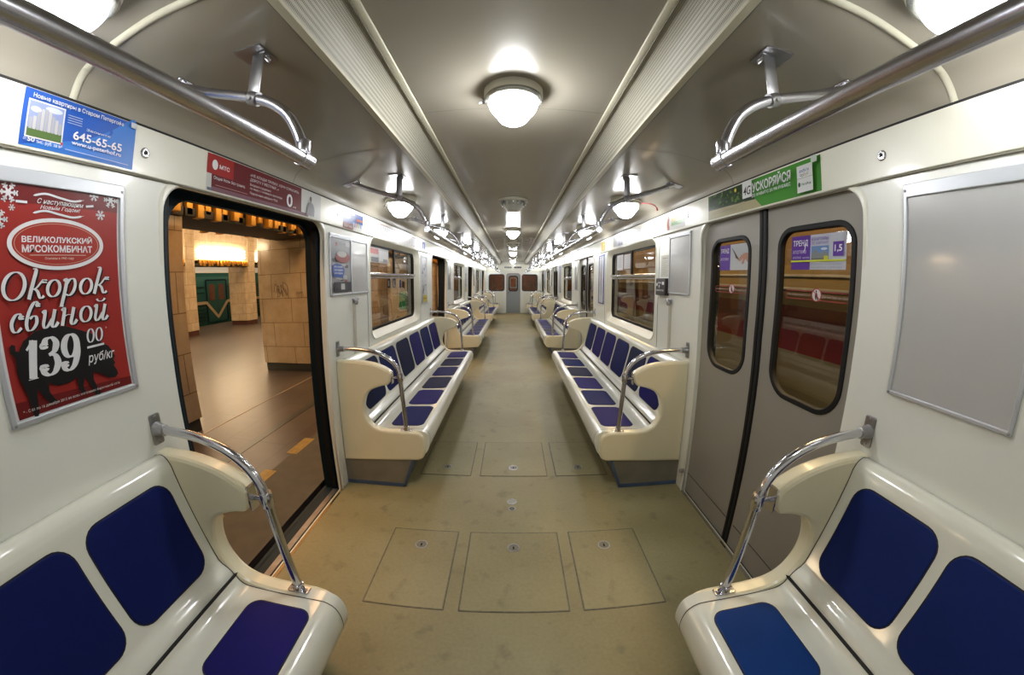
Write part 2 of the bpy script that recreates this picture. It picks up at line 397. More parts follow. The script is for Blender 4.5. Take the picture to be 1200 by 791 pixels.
DOORS = [DOOR_C + PITCH_Y * k for k in range(4)]
WINS = [3.66 + PITCH_Y * k for k in range(3)]
def door_loop(c, e=0.0, top=1.866): return rr(c - DW - e, c + DW + e, -0.006, top + e, (0, 0, .105, .105), 8)
def win_loop(c, e=0.0, r=.105): return rr(c - .80 + e, c + .80 - e, .985 + e, 1.864 - e * .8, r, 8)
for s in (-1, 1):
    nm = 'left' if s < 0 else 'right'
    mp = wallmap(s)
    b = MB().plate([[(Y0, -.055), (Y1, -.055), (Y1, 1.875), (Y0, 1.875)]] + [door_loop(c) for c in DOORS] + [win_loop(c) for c in WINS], -.012, 0.0, mp, cuts=CUTS)
    wl = b.build('wall_' + nm, CREAMW); structure(wl, 'cream side wall of the carriage', 'wall')
    b = MB().plate([[(Y0, -.35), (Y1, -.35), (Y1, 2.25), (Y0, 2.25)]] + [rr(c - DW + .128 * (s < 0), c + DW + .035, -.006, 1.856, (0, 0, .12, .12), 8) for c in DOORS] + [win_loop(c, -.01) for c in WINS], -.165, -.135, mp, cuts=CUTS)
    b.build('outer_skin', BLUEGREEN, wl)
    # vertical panel joints
    b = MB()
    for c in WINS:
        for q in (c - .865, c + .865): b.plate([rr(q - .004, q + .004, .94, 1.862, .001, 1)], 0, .0012, mp, cuts=CUTS)
    b.build('panel_joint', GROOVE, wl)
    # the strip over doors and windows, and the dark gap above it
    b = MB().plate([[(Y0, 1.868), (Y1, 1.868), (Y1, WALLTOP), (Y0, WALLTOP)]], 0.0, .010, mp, bev=.004)
    t = b.build('trim_1' if s < 0 else 'trim_2', CREAM); structure(t, 'cream strip that carries the small notices over doors and windows', 'trim')
    MB().plate([[(Y0, WALLTOP), (Y1, WALLTOP), (Y1, WALLTOP + .009), (Y0, WALLTOP + .009)]], 0.0, .004, mp).build('gap', DARKGAP, t)
    MB().plate([[(Y0, 1.862), (Y1, 1.862), (Y1, 1.868), (Y0, 1.868)]], 0.0, .007, mp).build('lower_lip', GROOVE, t)

    # windows
    for k, c in enumerate(WINS):
        L0, L1, L2 = win_loop(c, -.008, .113), win_loop(c), win_loop(c, .058, .085)
        b = MB()
        b.ring([[mp(*p, 0.0) for p in L0], [mp(*p, .006) for p in L0], [mp(*p, .008) for p in L1], [mp(*p, .002) for p in win_loop(c, .008, .1)], [mp(*p, -.052) for p in L2]])
        wn = b.build('window_%d' % (k + 1 + (3 if s > 0 else 0)), CREAM)
        structure(wn, 'wide carriage window with rounded corners and a sliding upper light', 'window')
        MB().ring([[mp(*p, -.052) for p in L2], [mp(*p, -.14) for p in L2]]).build('reveal', RUBBER, wn)
        MB().plate([win_loop(c, .05, .09), win_loop(c, .082, .07)], -.078, -.064, mp, bev=.004).build('gasket', RUBBER, wn)
        MB().plate([win_loop(c, .06, .085)], -.0745, -.0705, mp).build('pane', GLASS, wn)
        b = MB().plate([rr(c - .745, c + .745, 1.532, 1.565, .012, 4)], -.07, -.030, mp, bev=.010)
        b.plate([rr(c - .74, c + .74, 1.512, 1.530, .004, 2)], -.07, -.052, mp, bev=.004)
        b.build('sash_bar', CHROME, wn)
        MB().plate([rr(c - .016, c + .016, 1.56, 1.815, .004, 2)], -.07, -.050, mp, bev=.004).build('sliding_stile', RUBBER, wn)

    # doorways
    for k, c in enumerate(DOORS):
        L = door_loop(c)
        b = MB().ring([[mp(*p, 0.0) for p in door_loop(c, .022)], [mp(*p, .005) for p in door_loop(c, .016)], [mp(*p, .005) for p in door_loop(c, .004)], [mp(*p, -.004) for p in L], [mp(*p, -.030) for p in L]])
        dr = b.build('door_%d' % (k + 1 + (4 if s > 0 else 0)), CREAM)
        structure(dr, 'doorway standing open to the platform' if s < 0 else 'closed pair of grey sliding doors', 'door')
        MB().ring([[mp(*p, -.030) for p in L], [mp(*p, -.030) for p in door_loop(c, .02)], [mp(*p, -.14) for p in door_loop(c, .02)]]).build('pocket_lining', BLUEGREEN, dr)
        # threshold: metal edge, guide channel, chequered strip
        t = MB()
        t.box(-DW - .02, DW + .02, -.006, .004, -.04, .0025, 0, lambda a, n, z: (s * (1.245 - n), c + a, z))
        t.build('threshold_edge', CHROME, dr)
        MB().box(1.250 * s, 1.285 * s, c - DW, c + DW, -.05, -.022).build('guide_channel', DARKGAP, dr)
        MB().box(1.285 * s, 1.325 * s, c - DW, c + DW, -.05, -.004).build('sill_strip', STEEL, dr)
        MB().box(1.325 * s, 1.40 * s, c - DW - .1, c + DW + .1, -.09, -.02).build('sill_edge', RUBBER, dr)
        if s < 0:
            for q, e in ((c - .530, -1), (c + .600, 1)):      # edges of the slid-back leaves
                a0, a1 = (q - .2, q) if e < 0 else (q, q + .2)
                lf = MB().plate([rr(a0, a1, .012, 1.853, .03, 4)], -.105, -.055, mp, bev=.006, cuts=CUTS).build('sliding_leaf', BLUEGREEN, dr)
                MB().plate([rr(q - .012, q + .014, .012, 1.845, .006, 3)], -.100, -.060, mp, bev=.006, cuts=CUTS).build('edge_rubber', RUBBER, lf)
        else:
            for e in (-1, 1):
                a0, a1 = (c - DW - .03, c - .006) if e < 0 else (c + .020, c + DW + .03)
                w0, w1 = (c - .535, c - .105) if e < 0 else (c + .118, c + .500)
                hole = rr(w0, w1, .995, 1.752, (.125, .125, .085, .085), 8)
                lf = MB().plate([[(a0, .004), (a1, .004), (a1, 1.875), (a0, 1.875)], hole], -.058, -.028, mp, bev=.003, cuts=CUTS).build('sliding_leaf', DOORG, dr)
                MB().plate([rr(w0 - .008, w1 + .008, .987, 1.760, (.133, .133, .093, .093), 8), rr(w0 + .016, w1 - .016, 1.011, 1.736, (.110, .110, .070, .070), 8)], -.05, -.022, mp, bev=.004, cuts=CUTS).build('window_gasket', RUBBER, lf)
                MB().plate([rr(w0, w1, .995, 1.752, (.125, .125, .085, .085), 8)], -.046, -.042, mp, cuts=CUTS).build('pane', GLASS, lf)
                MB().plate([rr(a0 + .01, a1 - .03, .150, .154, .001, 1)], -.0285, -.0265, mp).build('kick_seam', DARKGAP, lf)
                q = c - .008 if e < 0 else c + .022
                MB().plate([rr(q - .013, q + .013, .006, 1.872, .004, 2)], -.05, -.016, mp, bev=.006, cuts=CUTS).build('edge_rubber', RUBBER, lf)
            lt = MB().lathe([(.008, 0), (.016, .006), (.016, .03), (.008, .036)], mp(c + DW + .01, .165, .0), 14, axis='x', sgn=-s)
            lt.build('floor_stop', STEEL, dr)

# ceiling: side panels with coves, perforated ducts, flat middle
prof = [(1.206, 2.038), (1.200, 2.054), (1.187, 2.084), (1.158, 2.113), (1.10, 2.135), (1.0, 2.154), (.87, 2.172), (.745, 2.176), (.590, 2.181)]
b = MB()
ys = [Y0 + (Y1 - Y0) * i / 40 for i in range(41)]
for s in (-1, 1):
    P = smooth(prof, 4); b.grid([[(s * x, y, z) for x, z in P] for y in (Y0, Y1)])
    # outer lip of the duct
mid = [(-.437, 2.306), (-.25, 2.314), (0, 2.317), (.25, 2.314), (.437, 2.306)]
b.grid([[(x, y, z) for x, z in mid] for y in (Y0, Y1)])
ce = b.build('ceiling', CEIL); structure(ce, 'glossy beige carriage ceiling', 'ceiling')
for s in (-1, 1):
    P = smooth([(.556, 2.182), (.545, 2.215), (.522, 2.262), (.490, 2.291), (.462, 2.300)], 5)
    b = MB(); b.grid([[(s * x, y, z) for x, z in P] for y in (Y0, Y1)]); b.build('duct_panel', PERF, ce)
    b = MB(); b.box(s * .554, s * .580, Y0, Y1, 2.173, 2.184); b.build('duct_lip', PEARL, ce)
    b = MB(); b.grid([[(s * x, y, z) for x, z in ((.582, 2.190), (.588, 2.1795), (.580, 2.1785))] for y in (Y0, Y1)]); b.build('duct_shadow_gap', GROOVE, ce)
    b = MB(); b.grid([[(s * x, y, z) for x, z in ((.464, 2.304), (.461, 2.297), (.446, 2.296), (.438, 2.300), (.434, 2.310))] for y in (Y0, Y1)]); b.build('moulding', PEARL, ce)
    b = MB(); b.box(s * .4605, s * .465, Y0, Y1, 2.292, 2.300); b.build('moulding_gap', GROOVE, ce)
    b = MB(); P = smooth(prof[:], 4)                             # half-round rib over the panel joint, cream
    for y, h, ww in ((.575, .010, .012), ):
        b.grid([[(s * (x - .0) , y + ww * math.cos(t), z - h * math.sin(t)) if x < 1.15 else (s * (x - h * math.sin(t)), y + ww * math.cos(t), z) for x, z in P] for t in [PI * i / 6 for i in range(7)]])
    b.build('joint_rib', PEARL, ce)
    b = MB()
    for k in range(9):
        y = 1.76 + 1.70 * k
        b.grid([[(s * x, y + d, z - .0015) for x, z in P] for d in (-.004, .004)])
    b.build('side_joint', GROOVE, ce)
b = MB()
for k in range(9):
    y = 1.655 + 1.70 * k
    b.grid([[(x, y + d, z - .0015) for x, z in mid] for d in (-.003, .003)])
b.build('middle_joint', GROOVE, ce)
MB().box(-1.40, 1.40, Y0 - .05, Y1 + .05, 2.42, 2.47).build('roof', TRAINROOF, ce)

# end walls
SECT = [(-1.25, 0), (1.25, 0), (1.20, 1.25), (1.20, 2.04), (1.15, 2.115), (.59, 2.181), (.555, 2.19), (.46, 2.30), (-.46, 2.30), (-.555, 2.19), (-.59, 2.181), (-1.15, 2.115), (-1.20, 2.04), (-1.20, 1.25)]
def endmap(y, d):
    return lambda a, b, n: (a, y + d * n, b)
EM = endmap(Y1, -1)
EW = [rr(-1.075, -.385, 1.0, 1.745, .10, 8), rr(.415, 1.105, 1.0, 1.745, .10, 8)]
ED = rr(-.295, .335, -.003, 1.80, (0, 0, .12, .12), 8)
b = MB().plate([[(p[0] * 1.02, p[1] * 1.01) for p in SECT]] + EW + [ED], -.05, 0.0, EM)
we = b.build('wall_front', CREAMW); structure(we, 'cream end wall of the carriage', 'wall')
for q in EW:
    cx = sum(p[0] for p in q) / len(q)
    MB().plate([inset(ccw(q, True), -.022), inset(ccw(q, True), .006)], -.01, .014, EM, bev=.006).build('window_surround', ENDGREY, we)
    MB().plate([inset(ccw(q, True), .004), inset(ccw(q, True), .030)], -.01, .010, EM, bev=.004).build('window_gasket', RUBBER, we)
    MB().plate([q], -.03, -.027, EM).build('pane', GLASS, we)
MB().plate([[(-1.19, 1.875), (1.19, 1.875), (1.19, 2.035), (1.14, 2.11), (.60, 2.20), (.44, 2.215), (-.44, 2.215), (-.60, 2.20), (-1.14, 2.11), (-1.19, 2.035)]], 0, .05, EM, bev=.012).build('bulkhead', CREAM, we)
for cx in (-.22, .22):
    f = MB().plate([rr(cx - .165, cx + .165, 2.02, 2.095, .035, 6)], .05, .058, EM, bev=.004).build('speaker_slot', RUBBER, we)
    MB().plate([rr(cx - .11, cx - .02, 2.035, 2.08, .02, 5), rr(cx - .10, cx - .03, 2.043, 2.072, .013, 5)], .058, .062, EM).build('slot_rim', ALU, f)
    MB().plate([rr(cx + .03, cx + .12, 2.035, 2.08, .02, 5), rr(cx + .04, cx + .11, 2.043, 2.072, .013, 5)], .058, .062, EM).build('slot_rim', ALU, f)
for x0, x1 in ((-1.15, -.42), (.46, 1.18)):
    MB().plate([rr(x0, x1, .05, .93, .02, 4)], 0, .012, EM, bev=.005).build('lower_cover', CREAM, we)
hole = rr(-.175, .215, 1.0, 1.665, .10, 8)
b = MB().plate([inset(ccw(ED, True), .012), hole], -.02, .018, EM, bev=.005); de = b.build('door_9', ENDGREY); structure(de, 'grey end door with a rounded window', 'door')
MB().plate([inset(ccw(hole, True), -.02), inset(ccw(hole, True), .018)], .0, .026, EM, bev=.006).build('window_gasket', RUBBER, de)
MB().plate([hole], -.004, 0, EM).build('pane', GLASS, de)
MB().tube([(-.225, Y1 - .02, .93), (-.225, Y1 - .075, .93), (-.16, Y1 - .075, .93)], .014, 10).build('handle', CHROME, de)
# driver's cab seen through the end windows
WOOD = mat('cab_veneer', (0.30, 0.105, 0.030), 0.35, var=0.5, var_scale=5.0)
b = MB().box(-1.25, 1.25, 17.25, 17.3, 0, 2.3); b.box(-1.3, -1.25, 16.05, 17.3, 0, 2.3); b.box(1.25, 1.3, 16.05, 17.3, 0, 2.3); b.box(-1.3, 1.3, 16.05, 17.3, 2.3, 2.35)
wc = b.build('wall_cab', WOOD); structure(wc, 'brown veneered cab walls behind the end windows', 'wall')
for x0, x1 in ((-.16, .2),):
    f = MB().plate([rr(x0, x1, 1.1, 1.62, .06, 5), rr(x0 + .05, x1 - .05, 1.15, 1.57, .04, 5)], 0, .03, endmap(17.25, -1)).build('panel_frame', STEEL, wc)
l = bpy.data.lights.new('cab_fill', 'AREA'); l.size = .25; l.energy = 9; l.color = (1, .55, .22); lo = bpy.data.objects.new('cab_fill', l); lo.location = (.0, 16.7, 2.28); COL.objects.link(lo)  # added area light without a fitting, brings out the veneer
b = MB().plate([[(p[0] * 1.02, p[1] * 1.01) for p in SECT]], -.05, 0.0, endmap(Y0, 1)); wb = b.build('wall_back', CREAMW); structure(wb, 'cream end wall behind the viewer', 'wall')
# ------------------------------------------------------------------ benches
SCR = smooth([(1.2095, .952), (1.06, .953), (.94, .937), (.868, .912), (.826, .888)], 4) + smooth([(.812, .868), (.818, .828), (.832, .805)], 3)[0:] + smooth([(.845, .790), (.90, .778), (.965, .752), (1.008, .712), (1.030, .655), (1.036, .60), (1.024, .545), (.990, .492), (.935, .462), (.86, .453)], 4) + smooth([(.69, .453), (.650, .443), (.620, .418), (.610, .385)], 4) + smooth([(.612, .300), (.622, .265), (.642, .243), (.668, .234)], 4) + [(1.236, .205)]
def screen(s, y0, y1):
    e = .012
    b = MB(); m = (y0 + y1) / 2
    b.plate([SCR], m - y0, m - y1, lambda a, c, n: (s * a, m + n, c), bev=0)
    return b
def screen_bevel(s, y0, y1):
    m = (y0 + y1) / 2; h = (y1 - y0) / 2; b = MB()
    f = lambda a, c, n: (s * a, m + n, c)
    b.plate([SCR], 0, h, f, bev=.014, back=False); b.plate([SCR], 0, -h, f, bev=.014, back=False)
    return b
SEATP = smooth([(.672, .268), (.628, .272), (.598, .300), (.582, .350), (.583, .400), (.597, .434), (.625, .452), (.66, .4545)], 4) + smooth([(.70, .4535), (.90, .4475), (.950, .4495), (.978, .464), (.9895, .486)], 4)
BACKP = smooth([(.9945, .478), (1.0, .497), (1.012, .512), (1.034, .528)], 4) + [(1.0485, .545), (1.127, .895)] + smooth([(1.130, .915), (1.143, .938), (1.163, .950), (1.185, .950), (1.2098, .944)], 4)
KICKP = [(.700, .262), (.790, .004)]
def seat_pt(s, a, y, n):       # a along the seat from the front, n up
    x0, z0, x1, z1 = .66, .4545, .90, .4475
    t = (a - x0) / (x1 - x0); return (s * a, y, z0 + (z1 - z0) * t + n)
def back_pt(s, t, y, n):       # t = height, along the straight part of the back
    x0, z0, x1, z1 = 1.0485, .545, 1.127, .895
    k = (t - z0) / (z1 - z0); x = x0 + (x1 - x0) * k; L = math.hypot(x1 - x0, z1 - z0)
    return (s * (x - n * (z1 - z0) / L), y, t + n * (x1 - x0) / L)
def bench(s, y0, y1, n, p0, pitch, screens, label, pads):
    """y0..y1 shell, n seats of given pitch from p0 on, screens = list of (y0, y1)"""
    r = thing('bench', label, 'bench', (s * .9, (y0 + y1) / 2, 0), 'moulded benches along the carriage walls')
    mid = (y0 + y1) / 2
    b = MB()
    for a0, a1 in ((y0, mid - .0015), (mid + .0015, y1)) if n > 3 else ((y0, y1),):
        b.plate([SEATP + [(1.02, .44), (.70, .40), (.69, .28)]], a0, a1, lambda a, c, n: (s * a, n, c))
    b.build('seat_shell', SHELL, r)
    b = MB()
    for a0, a1 in ((y0, mid - .0015), (mid + .0015, y1)) if n > 3 else ((y0, y1),):
        b.grid([[(s * x, y, z) for x, z in BACKP] for y in (a0, a1)])
    b.build('backrest_shell', SHELL, r)
    b = MB(); b.box(.988 * s, .999 * s, y0, y1, .470, .4895, 0, lambda x, y, z: (x, y, z)); b.build('seat_seam', DARKGAP, r)
    for i in range(n):
        a, c = p0 + pitch * i + .026, p0 + pitch * (i + 1) - .026
        pm = PADS[pads[i % len(pads)]]; pb = PADS[pads[(i + 2) % len(pads)]]
        f = lambda u, v, q: seat_pt(s, u, v, q)
        L = rr(.648, .888, a, c, .045, 6)
        m = MB().plate([inset(ccw(L, True), -.004)], -.003, .0012, f, mi=1); m.plate([L], -.002, .0035, f, bev=.0035, mi=0)
        m.build('seat_pad', [pm, PAD_SHADOW], r)
        f = lambda u, v, q: back_pt(s, v, u, q)
        L = rr(a - .004, c + .004, .555, .888, .058, 6)
        m = MB().plate([inset(ccw(L, True), -.004)], -.003, .0012, f, mi=1); m.plate([L], -.002, .004, f, bev=.004, mi=0)
        m.build('back_pad', [pb, PAD_SHADOW], r)
    for a, c in screens:
        screen_bevel(s, a, c).build('end_screen', SCREEN, r)
        yi, dy = (c, .0035) if abs(a - y0) < .2 else (a, -.0035)      # dark joint where the shells meet the screen
        j = MB()
        for PR in (SEATP[8:], BACKP):
            Q = inset(PR + [(1.3, .2)], .0012)[:-1] if False else PR
            nrm = []
            for i in range(len(Q)):
                p, q = Q[max(i - 1, 0)], Q[min(i + 1, len(Q) - 1)]; L = math.hypot(q[0] - p[0], q[1] - p[1]); nrm.append((-(q[1] - p[1]) / L, (q[0] - p[0]) / L))
            j.grid([[(s * (p[0] + m[0] * .0012), y, p[1] + m[1] * .0012) for p, m in zip(Q, nrm)] for y in (yi - dy * .1, yi + dy)])
        j.build('joint', mat('grimy_joint', (.05, .042, .03), .8), r)
        e = (a if abs(a - y0) < .2 else c)
        d = 1 if e == a else -1
        e += d * .012
        k = MB().add([(s * .700, e, .262), (s * 1.234, e, .262), (s * 1.243, e, .003), (s * .790, e, .003)] + [(s * .700, e + d * .012, .262), (s * 1.234, e + d * .012, .262), (s * 1.243, e + d * .012, .003), (s * .790, e + d * .012, .003)],
                     [(0, 1, 2, 3), (4, 5, 6, 7), (0, 4, 7, 3), (1, 5, 6, 2), (0, 1, 5, 4), (2, 3, 7, 6)])
        k.build('kick_end', KICK, r)
        MB().add([(s * .692, e - d * .004, .240), (s * .712, e - d * .004, .240), (s * .803, e - d * .004, .004), (s * .782, e - d * .004, .004), (s * .692, e + d * .02, .240), (s * .712, e + d * .02, .240), (s * .803, e + d * .02, .004), (s * .782, e + d * .02, .004)],
                 [(0, 1, 2, 3), (4, 5, 6, 7), (0, 4, 7, 3), (1, 5, 6, 2), (2, 3, 7, 6)]).box(s * .785, s * 1.242, min(e - d * .004, e + d * .01), max(e - d * .004, e + d * .01), .003, .032).build('kick_edge', KICKBLUE, r)
    b = MB(); b.grid([[(s * x, y, z) for x, z in KICKP] for y in (y0 + .01, y1 - .01)]); b.grid([[(s * (x + .03), y, z) for x, z in KICKP] for y in (y0 + .01, y1 - .01)]); b.build('kick_board', KICK, r)
    MB().grid([[(s * x, y, z) for x, z in ((.7865, .034), (.781, .034), (.793, .002), (.80, .002))] for y in (y0 + .015, y1 - .015)]).build('kick_strip', KICKBLUE, r)
    MB().box(s * .69, s * 1.22, y0 + .02, y1 - .02, .26, .285).build('underframe', KICK, r)
    return r
def yb(k): return PITCH_Y * k
BAYS = [('nearest the camera, cut off by the picture edge',), ('between the first and second doorways',), ('between the second and third doorways',), ('between the third and fourth doorways',), ('short, against the far end wall',)]
for s in (-1, 1):
    sd = 'beside the open doorways' if s < 0 else 'along the closed-door wall'
    near_p = [0, 0, 1] if s < 0 else [4, 4, 2]
    bench(s, Y0 + .02, .82, 3, -.345, .365, [(.775, .842)], 'white moulded bench with blue pads, nearest the camera, ' + ('under the red poster' if s < 0 else 'under the blank grey board'), near_p)
    for k in (1, 2, 3):
        a, c = 2.200 + yb(k - 1), .842 + yb(k)
        bench(s, a + .03, c - .03, 6, a + .095, (c - a - .19) / 6, [(a, a + .067), (c - .067, c)],
              'six-seat white bench with blue pads %s, %s' % (sd, BAYS[k][0]), [[1, 3, 1, 0, 1, 1], [0, 1, 3, 0, 3, 1], [1, 0, 1, 3, 0, 1]][(k + (s > 0)) % 3])
    a = 2.200 + yb(3)
    bench(s, a + .03, Y1 - .014, 2, a + .07, .40, [(a, a + .067)], 'short two-seat white bench %s, against the far end wall' % sd, [1, 0])

# ------------------------------------------------------------------ chrome grab rails at the bench ends
RAILP = [(1.19, 1.030), (1.10, 1.030), (1.00, 1.024), (.92, 1.008), (.855, .982), (.805, .945), (.775, .903), (.7605, .855), (.757, .80), (.750, .66), (.7405, .475)]
ORD = ['first', 'second', 'third', 'fourth']
def grab_rail(s, y, label):
    r = thing('grab_rail', label, 'grab rail', (s * .74, y, .453), 'curved grab rails at the bench ends')
    P = [(s * x, y, z) for x, z in smooth(RAILP, 5)]
    MB().tube(P, .0155, 14).build('tube', CHROME, r)
    b = MB().plate([rr(y - .022, y + .022, .975, 1.085, .008, 4)], 0, .006, wallmap(s), bev=.002)
    b.lathe([(.026, 0), (.024, .012), (.020, .02), (.020, .045), (.0165, .047)], wallmap(s)(y, 1.030, .005), 16, axis='x', sgn=-s)
    fl = b.build('wall_flange', STEEL, r)
    for z in (.985, 1.075): MB().lathe([(.006, 0), (.006, .003), (.003, .004)], wallmap(s)(y, z, .006), 10, axis='x', sgn=-s).build('screw', STEEL, fl)
    b = MB().lathe([(.0195, -.026), (.0205, -.024), (.0205, .024), (.0195, .026)], (s * .7585, y, .838), 16)
    b.tube([(s * .765, y, .838), (s * .79, y, .838), (s * .815, y, .836)], [.0085, .007, .0095], 10)
    b.plate([rr(.795, .882, y - .020, y + .020, .005, 3)], 0, .006, lambda a, c, n: (s * (.818 - n), c, a), bev=.002)
    b.build('collar', CHROME, r)
    b = MB().plate([rr(.700, .782, y - .017, y + .017, .006, 3)], 0, .006, lambda a, c, n: (s * a, c, .4525 + n), bev=.002)
    b.lathe([(.021, 0), (.020, .02), (.0205, .022), (.0205, .028), (.016, .030)], (s * .7405, y, .456), 16)
    fp = b.build('foot_plate', CHROME, r)
    for x in (.711, .771): MB().lathe([(.006, 0), (.006, .002), (.003, .003)], (s * x, y, .4585), 10).build('screw', STEEL, fp)
for s in (-1, 1):
    for k in range(4):
        for y, w_ in ((.806, 'near'), (2.236, 'far')):
            what = 'open' if s < 0 else 'closed'
            grab_rail(s, y + yb(k), 'curved chrome grab rail on the bench at the %s side of the %s %s doorway' % (w_, ORD[k], what))

# ------------------------------------------------------------------ overhead handrails
def overhead(s, y0, y1, arms, label):
    r = thing('overhead_handrail', label, 'handrail', (s * .54, (y0 + y1) / 2, 1.81), 'overhead handrails')
    b = MB().tube([(s * .541, y0 - .01, 1.808), (s * .541, (y0 + y1) / 2, 1.808), (s * .541, y1 + .01, 1.808)], .0185, 16); b.build('rail', RAILM, r)
    for y in arms:
        P = smooth([(1.06, 2.145), (1.00, 2.118), (.90, 2.078), (.80, 2.045), (.715, 2.015), (.655, 1.985), (.605, 1.945), (.572, 1.895), (.552, 1.85), (.543, 1.815)], 5)
        MB().tube([(s * x, y, z) for x, z in P], .0155, 14).build('arm', RAILM, r)
        b = MB().lathe([(.0205, -.024), (.022, -.022), (.022, .022), (.0205, .024)], (s * .541, y, 1.808), 16, axis='y')
        b.lathe([(.0185, 0), (.0195, .004), (.0195, .034), (.0165, .04)], (s * .5455, y, 1.822), 16); b.build('elbow_fitting', RAILM, r)
        q = lambda a, z, n: (s * a, y + n, z)
        b = MB().bbox(*sorted((s * .713, s * .753)), y - .003, y + .003, 2.03, 2.166, .0012)
        b.bbox(*sorted((s * .713, s * .753)), y - .003, y + .036, 2.160, 2.166, .0012)
        b.build('strap', STEEL, r)
        t = math.atan2(.016, .127)
        b = MB().add([(s * (.755 + a), y + .012 + c, 2.1765 - a * .03 + n) for n in (-.006, -.001) for a, c in ((-.046, -.046), (.046, -.046), (.046, .046), (-.046, .046))], [(0, 1, 2, 3), (4, 5, 6, 7), (0, 1, 5, 4), (1, 2, 6, 5), (2, 3, 7, 6), (3, 0, 4, 7)])
        b.bbox(*sorted((s * .716, s * .750)), y + .004, y + .036, 2.150, 2.173, .003)
        b.build('ceiling_plate', STEEL, r)
        d = Vector((-.93, 0, -.36)).normalized()
        b = MB().tube([(s * (.712), y, 2.0135), (s * .742, y, 2.025)], .0205, 14)
        b.lathe([(.005, -.024), (.005, .024)], (s * .728, y, 2.012), 8, axis='y'); b.build('clamp', STEEL, r)
        b = MB().tube([(s * 1.015, y, 2.126), (s * 1.055, y, 2.143)], [.019, .021], 12)
        b.plate([rr(1.015, 1.125, y - .035, y + .035, .01, 3)], 0, .006, lambda a, c, n: (s * a, c, 2.152 - (a - 1.015) * .19 - n), bev=.002)
        b.build('wall_bracket', CHROME, r)
for s in (-1, 1):
    sd = 'platform side' if s < 0 else 'closed-door side'
    overhead(s, Y0 + .06, .84, [.84], 'steel overhead handrail nearest the camera, ' + ('over the bench under the red poster' if s < 0 else 'over the bench under the blank board'))
    for k in (1, 2, 3):
        a, c = 2.236 + yb(k - 1), .84 + yb(k)
        overhead(s, a, c, [a, (a + c) / 2, c], 'steel overhead handrail on the %s %s' % (sd, BAYS[k][0]))
    overhead(s, 2.236 + yb(3), Y1 - .15, [2.236 + yb(3), Y1 - .2], 'short steel overhead handrail on the %s by the far end wall' % sd)

# ------------------------------------------------------------------ lamps and vents
LAMPRING = mat('lamp_ring', (0.55, 0.56, 0.52), 0.25, metal=0.8)
LAMPBASE = mat('lamp_base', (0.56, 0.54, 0.44), 0.4)
GLOBES = {}
def globe_mat(k):
    if k not in GLOBES: GLOBES[k] = mat('lamp_globe_%d' % int(k * 100), (0.9, 0.9, 0.9), 0.3, emit=(0.985, 0.99, 1.0), strength=LAMP_POWER * k)
    return GLOBES[k]
def lamp(x, y, z, label, group, power=.5):
    r = thing('ceiling_lamp', label, 'lamp', (x, y, z), group)
    MB().lathe([(.120, .02), (.128, .002), (.128, -.030), (.122, -.036), (.110, -.036)], (x, y, z), 36).build('base', LAMPBASE, r)
    MB().lathe([(.118, -.030), (.124, -.034), (.126, -.044), (.121, -.052), (.112, -.056), (.103, -.056), (.103, -.040)], (x, y, z), 36).build('clamp_ring', LAMPRING, r)
    MB().lathe([(.098, -.045)] + smooth([(.104, -.058), (.103, -.074), (.093, -.094), (.079, -.110), (.070, -.122), (.058, -.140), (.036, -.154), (.006, -.159)], 4), (x, y, z), 36).build('globe', globe_mat(power), r)
    b = MB().bbox(x - .137, x - .121, y - .012, y + .012, z - .055, z - .034, .003); b.tube([(x - .135, y, z - .05), (x - .150, y - .004, z - .058)], .004, 8); b.build('latch', CHROME, r)
for k in range(4):
    lamp(0, 1.50 + yb(k), 2.317, 'round ceiling lamp on the centre line above the %s pair of doorways' % ORD[k], 'centre-line ceiling lamps', 1.4)
for s in (-1, 1):
    sd = 'platform side' if s < 0 else 'closed-door side'
    lamp(s * .905, .355, 2.170, 'bright ceiling lamp cut off by the picture edge, ' + ('upper left corner' if s < 0 else 'upper right corner'), 'lamps over the benches', .42)
    for k in range(3):
        for j, (y, w_) in enumerate(((2.86, 'near'), (4.46, 'far'))):
            lamp(s * .925, y + yb(k), 2.168, 'globe lamp on the %s, %s end of the %s bench' % (sd, w_, ('first six-seat', 'second six-seat', 'third six-seat')[k]), 'lamps over the benches')
    lamp(s * .925, 15.45, 2.168, 'globe lamp on the %s, over the short bench by the far end wall' % sd, 'lamps over the benches')
def vent(y, label):
    z = 2.317; r = thing('ceiling_vent', label, 'vent', (0, y, z), 'ceiling vents')
    MB().lathe([(.15, .01), (.155, -.008), (.150, -.022), (.130, -.026), (.130, 0)], (0, y, z), 36).build('rim', LAMPBASE, r)
    for i in range(16):
        a = 2 * PI * i / 16; c_, s_ = math.cos(a), math.sin(a)
        P = [(.132, -.018), (.132, -.052), (.108, -.072), (.108, -.018)]; t = (-s_ * .006, c_ * .006)
        b = MB().add([(c_ * q + e * t[0], y + s_ * q + e * t[1], z + h) for e in (-1, 1) for q, h in P], [(0, 1, 2, 3), (4, 5, 6, 7), (0, 1, 5, 4), (1, 2, 6, 5), (2, 3, 7, 6)])
        b.build('fin', LAMPRING, r)
    MB().lathe([(.108, -.01), (.110, -.060), (.10, -.078), (.07, -.100), (.062, -.120), (.02, -.126), (.001, -.126)], (0, y, z), 32).build('cone', mat('vent_cone', (0.42, 0.41, 0.36), 0.35), r)
for k in range(3): vent(3.68 + yb(k), 'round louvred ceiling vent %s' % ('behind the first centre lamp', 'behind the second centre lamp', 'behind the third centre lamp')[k])

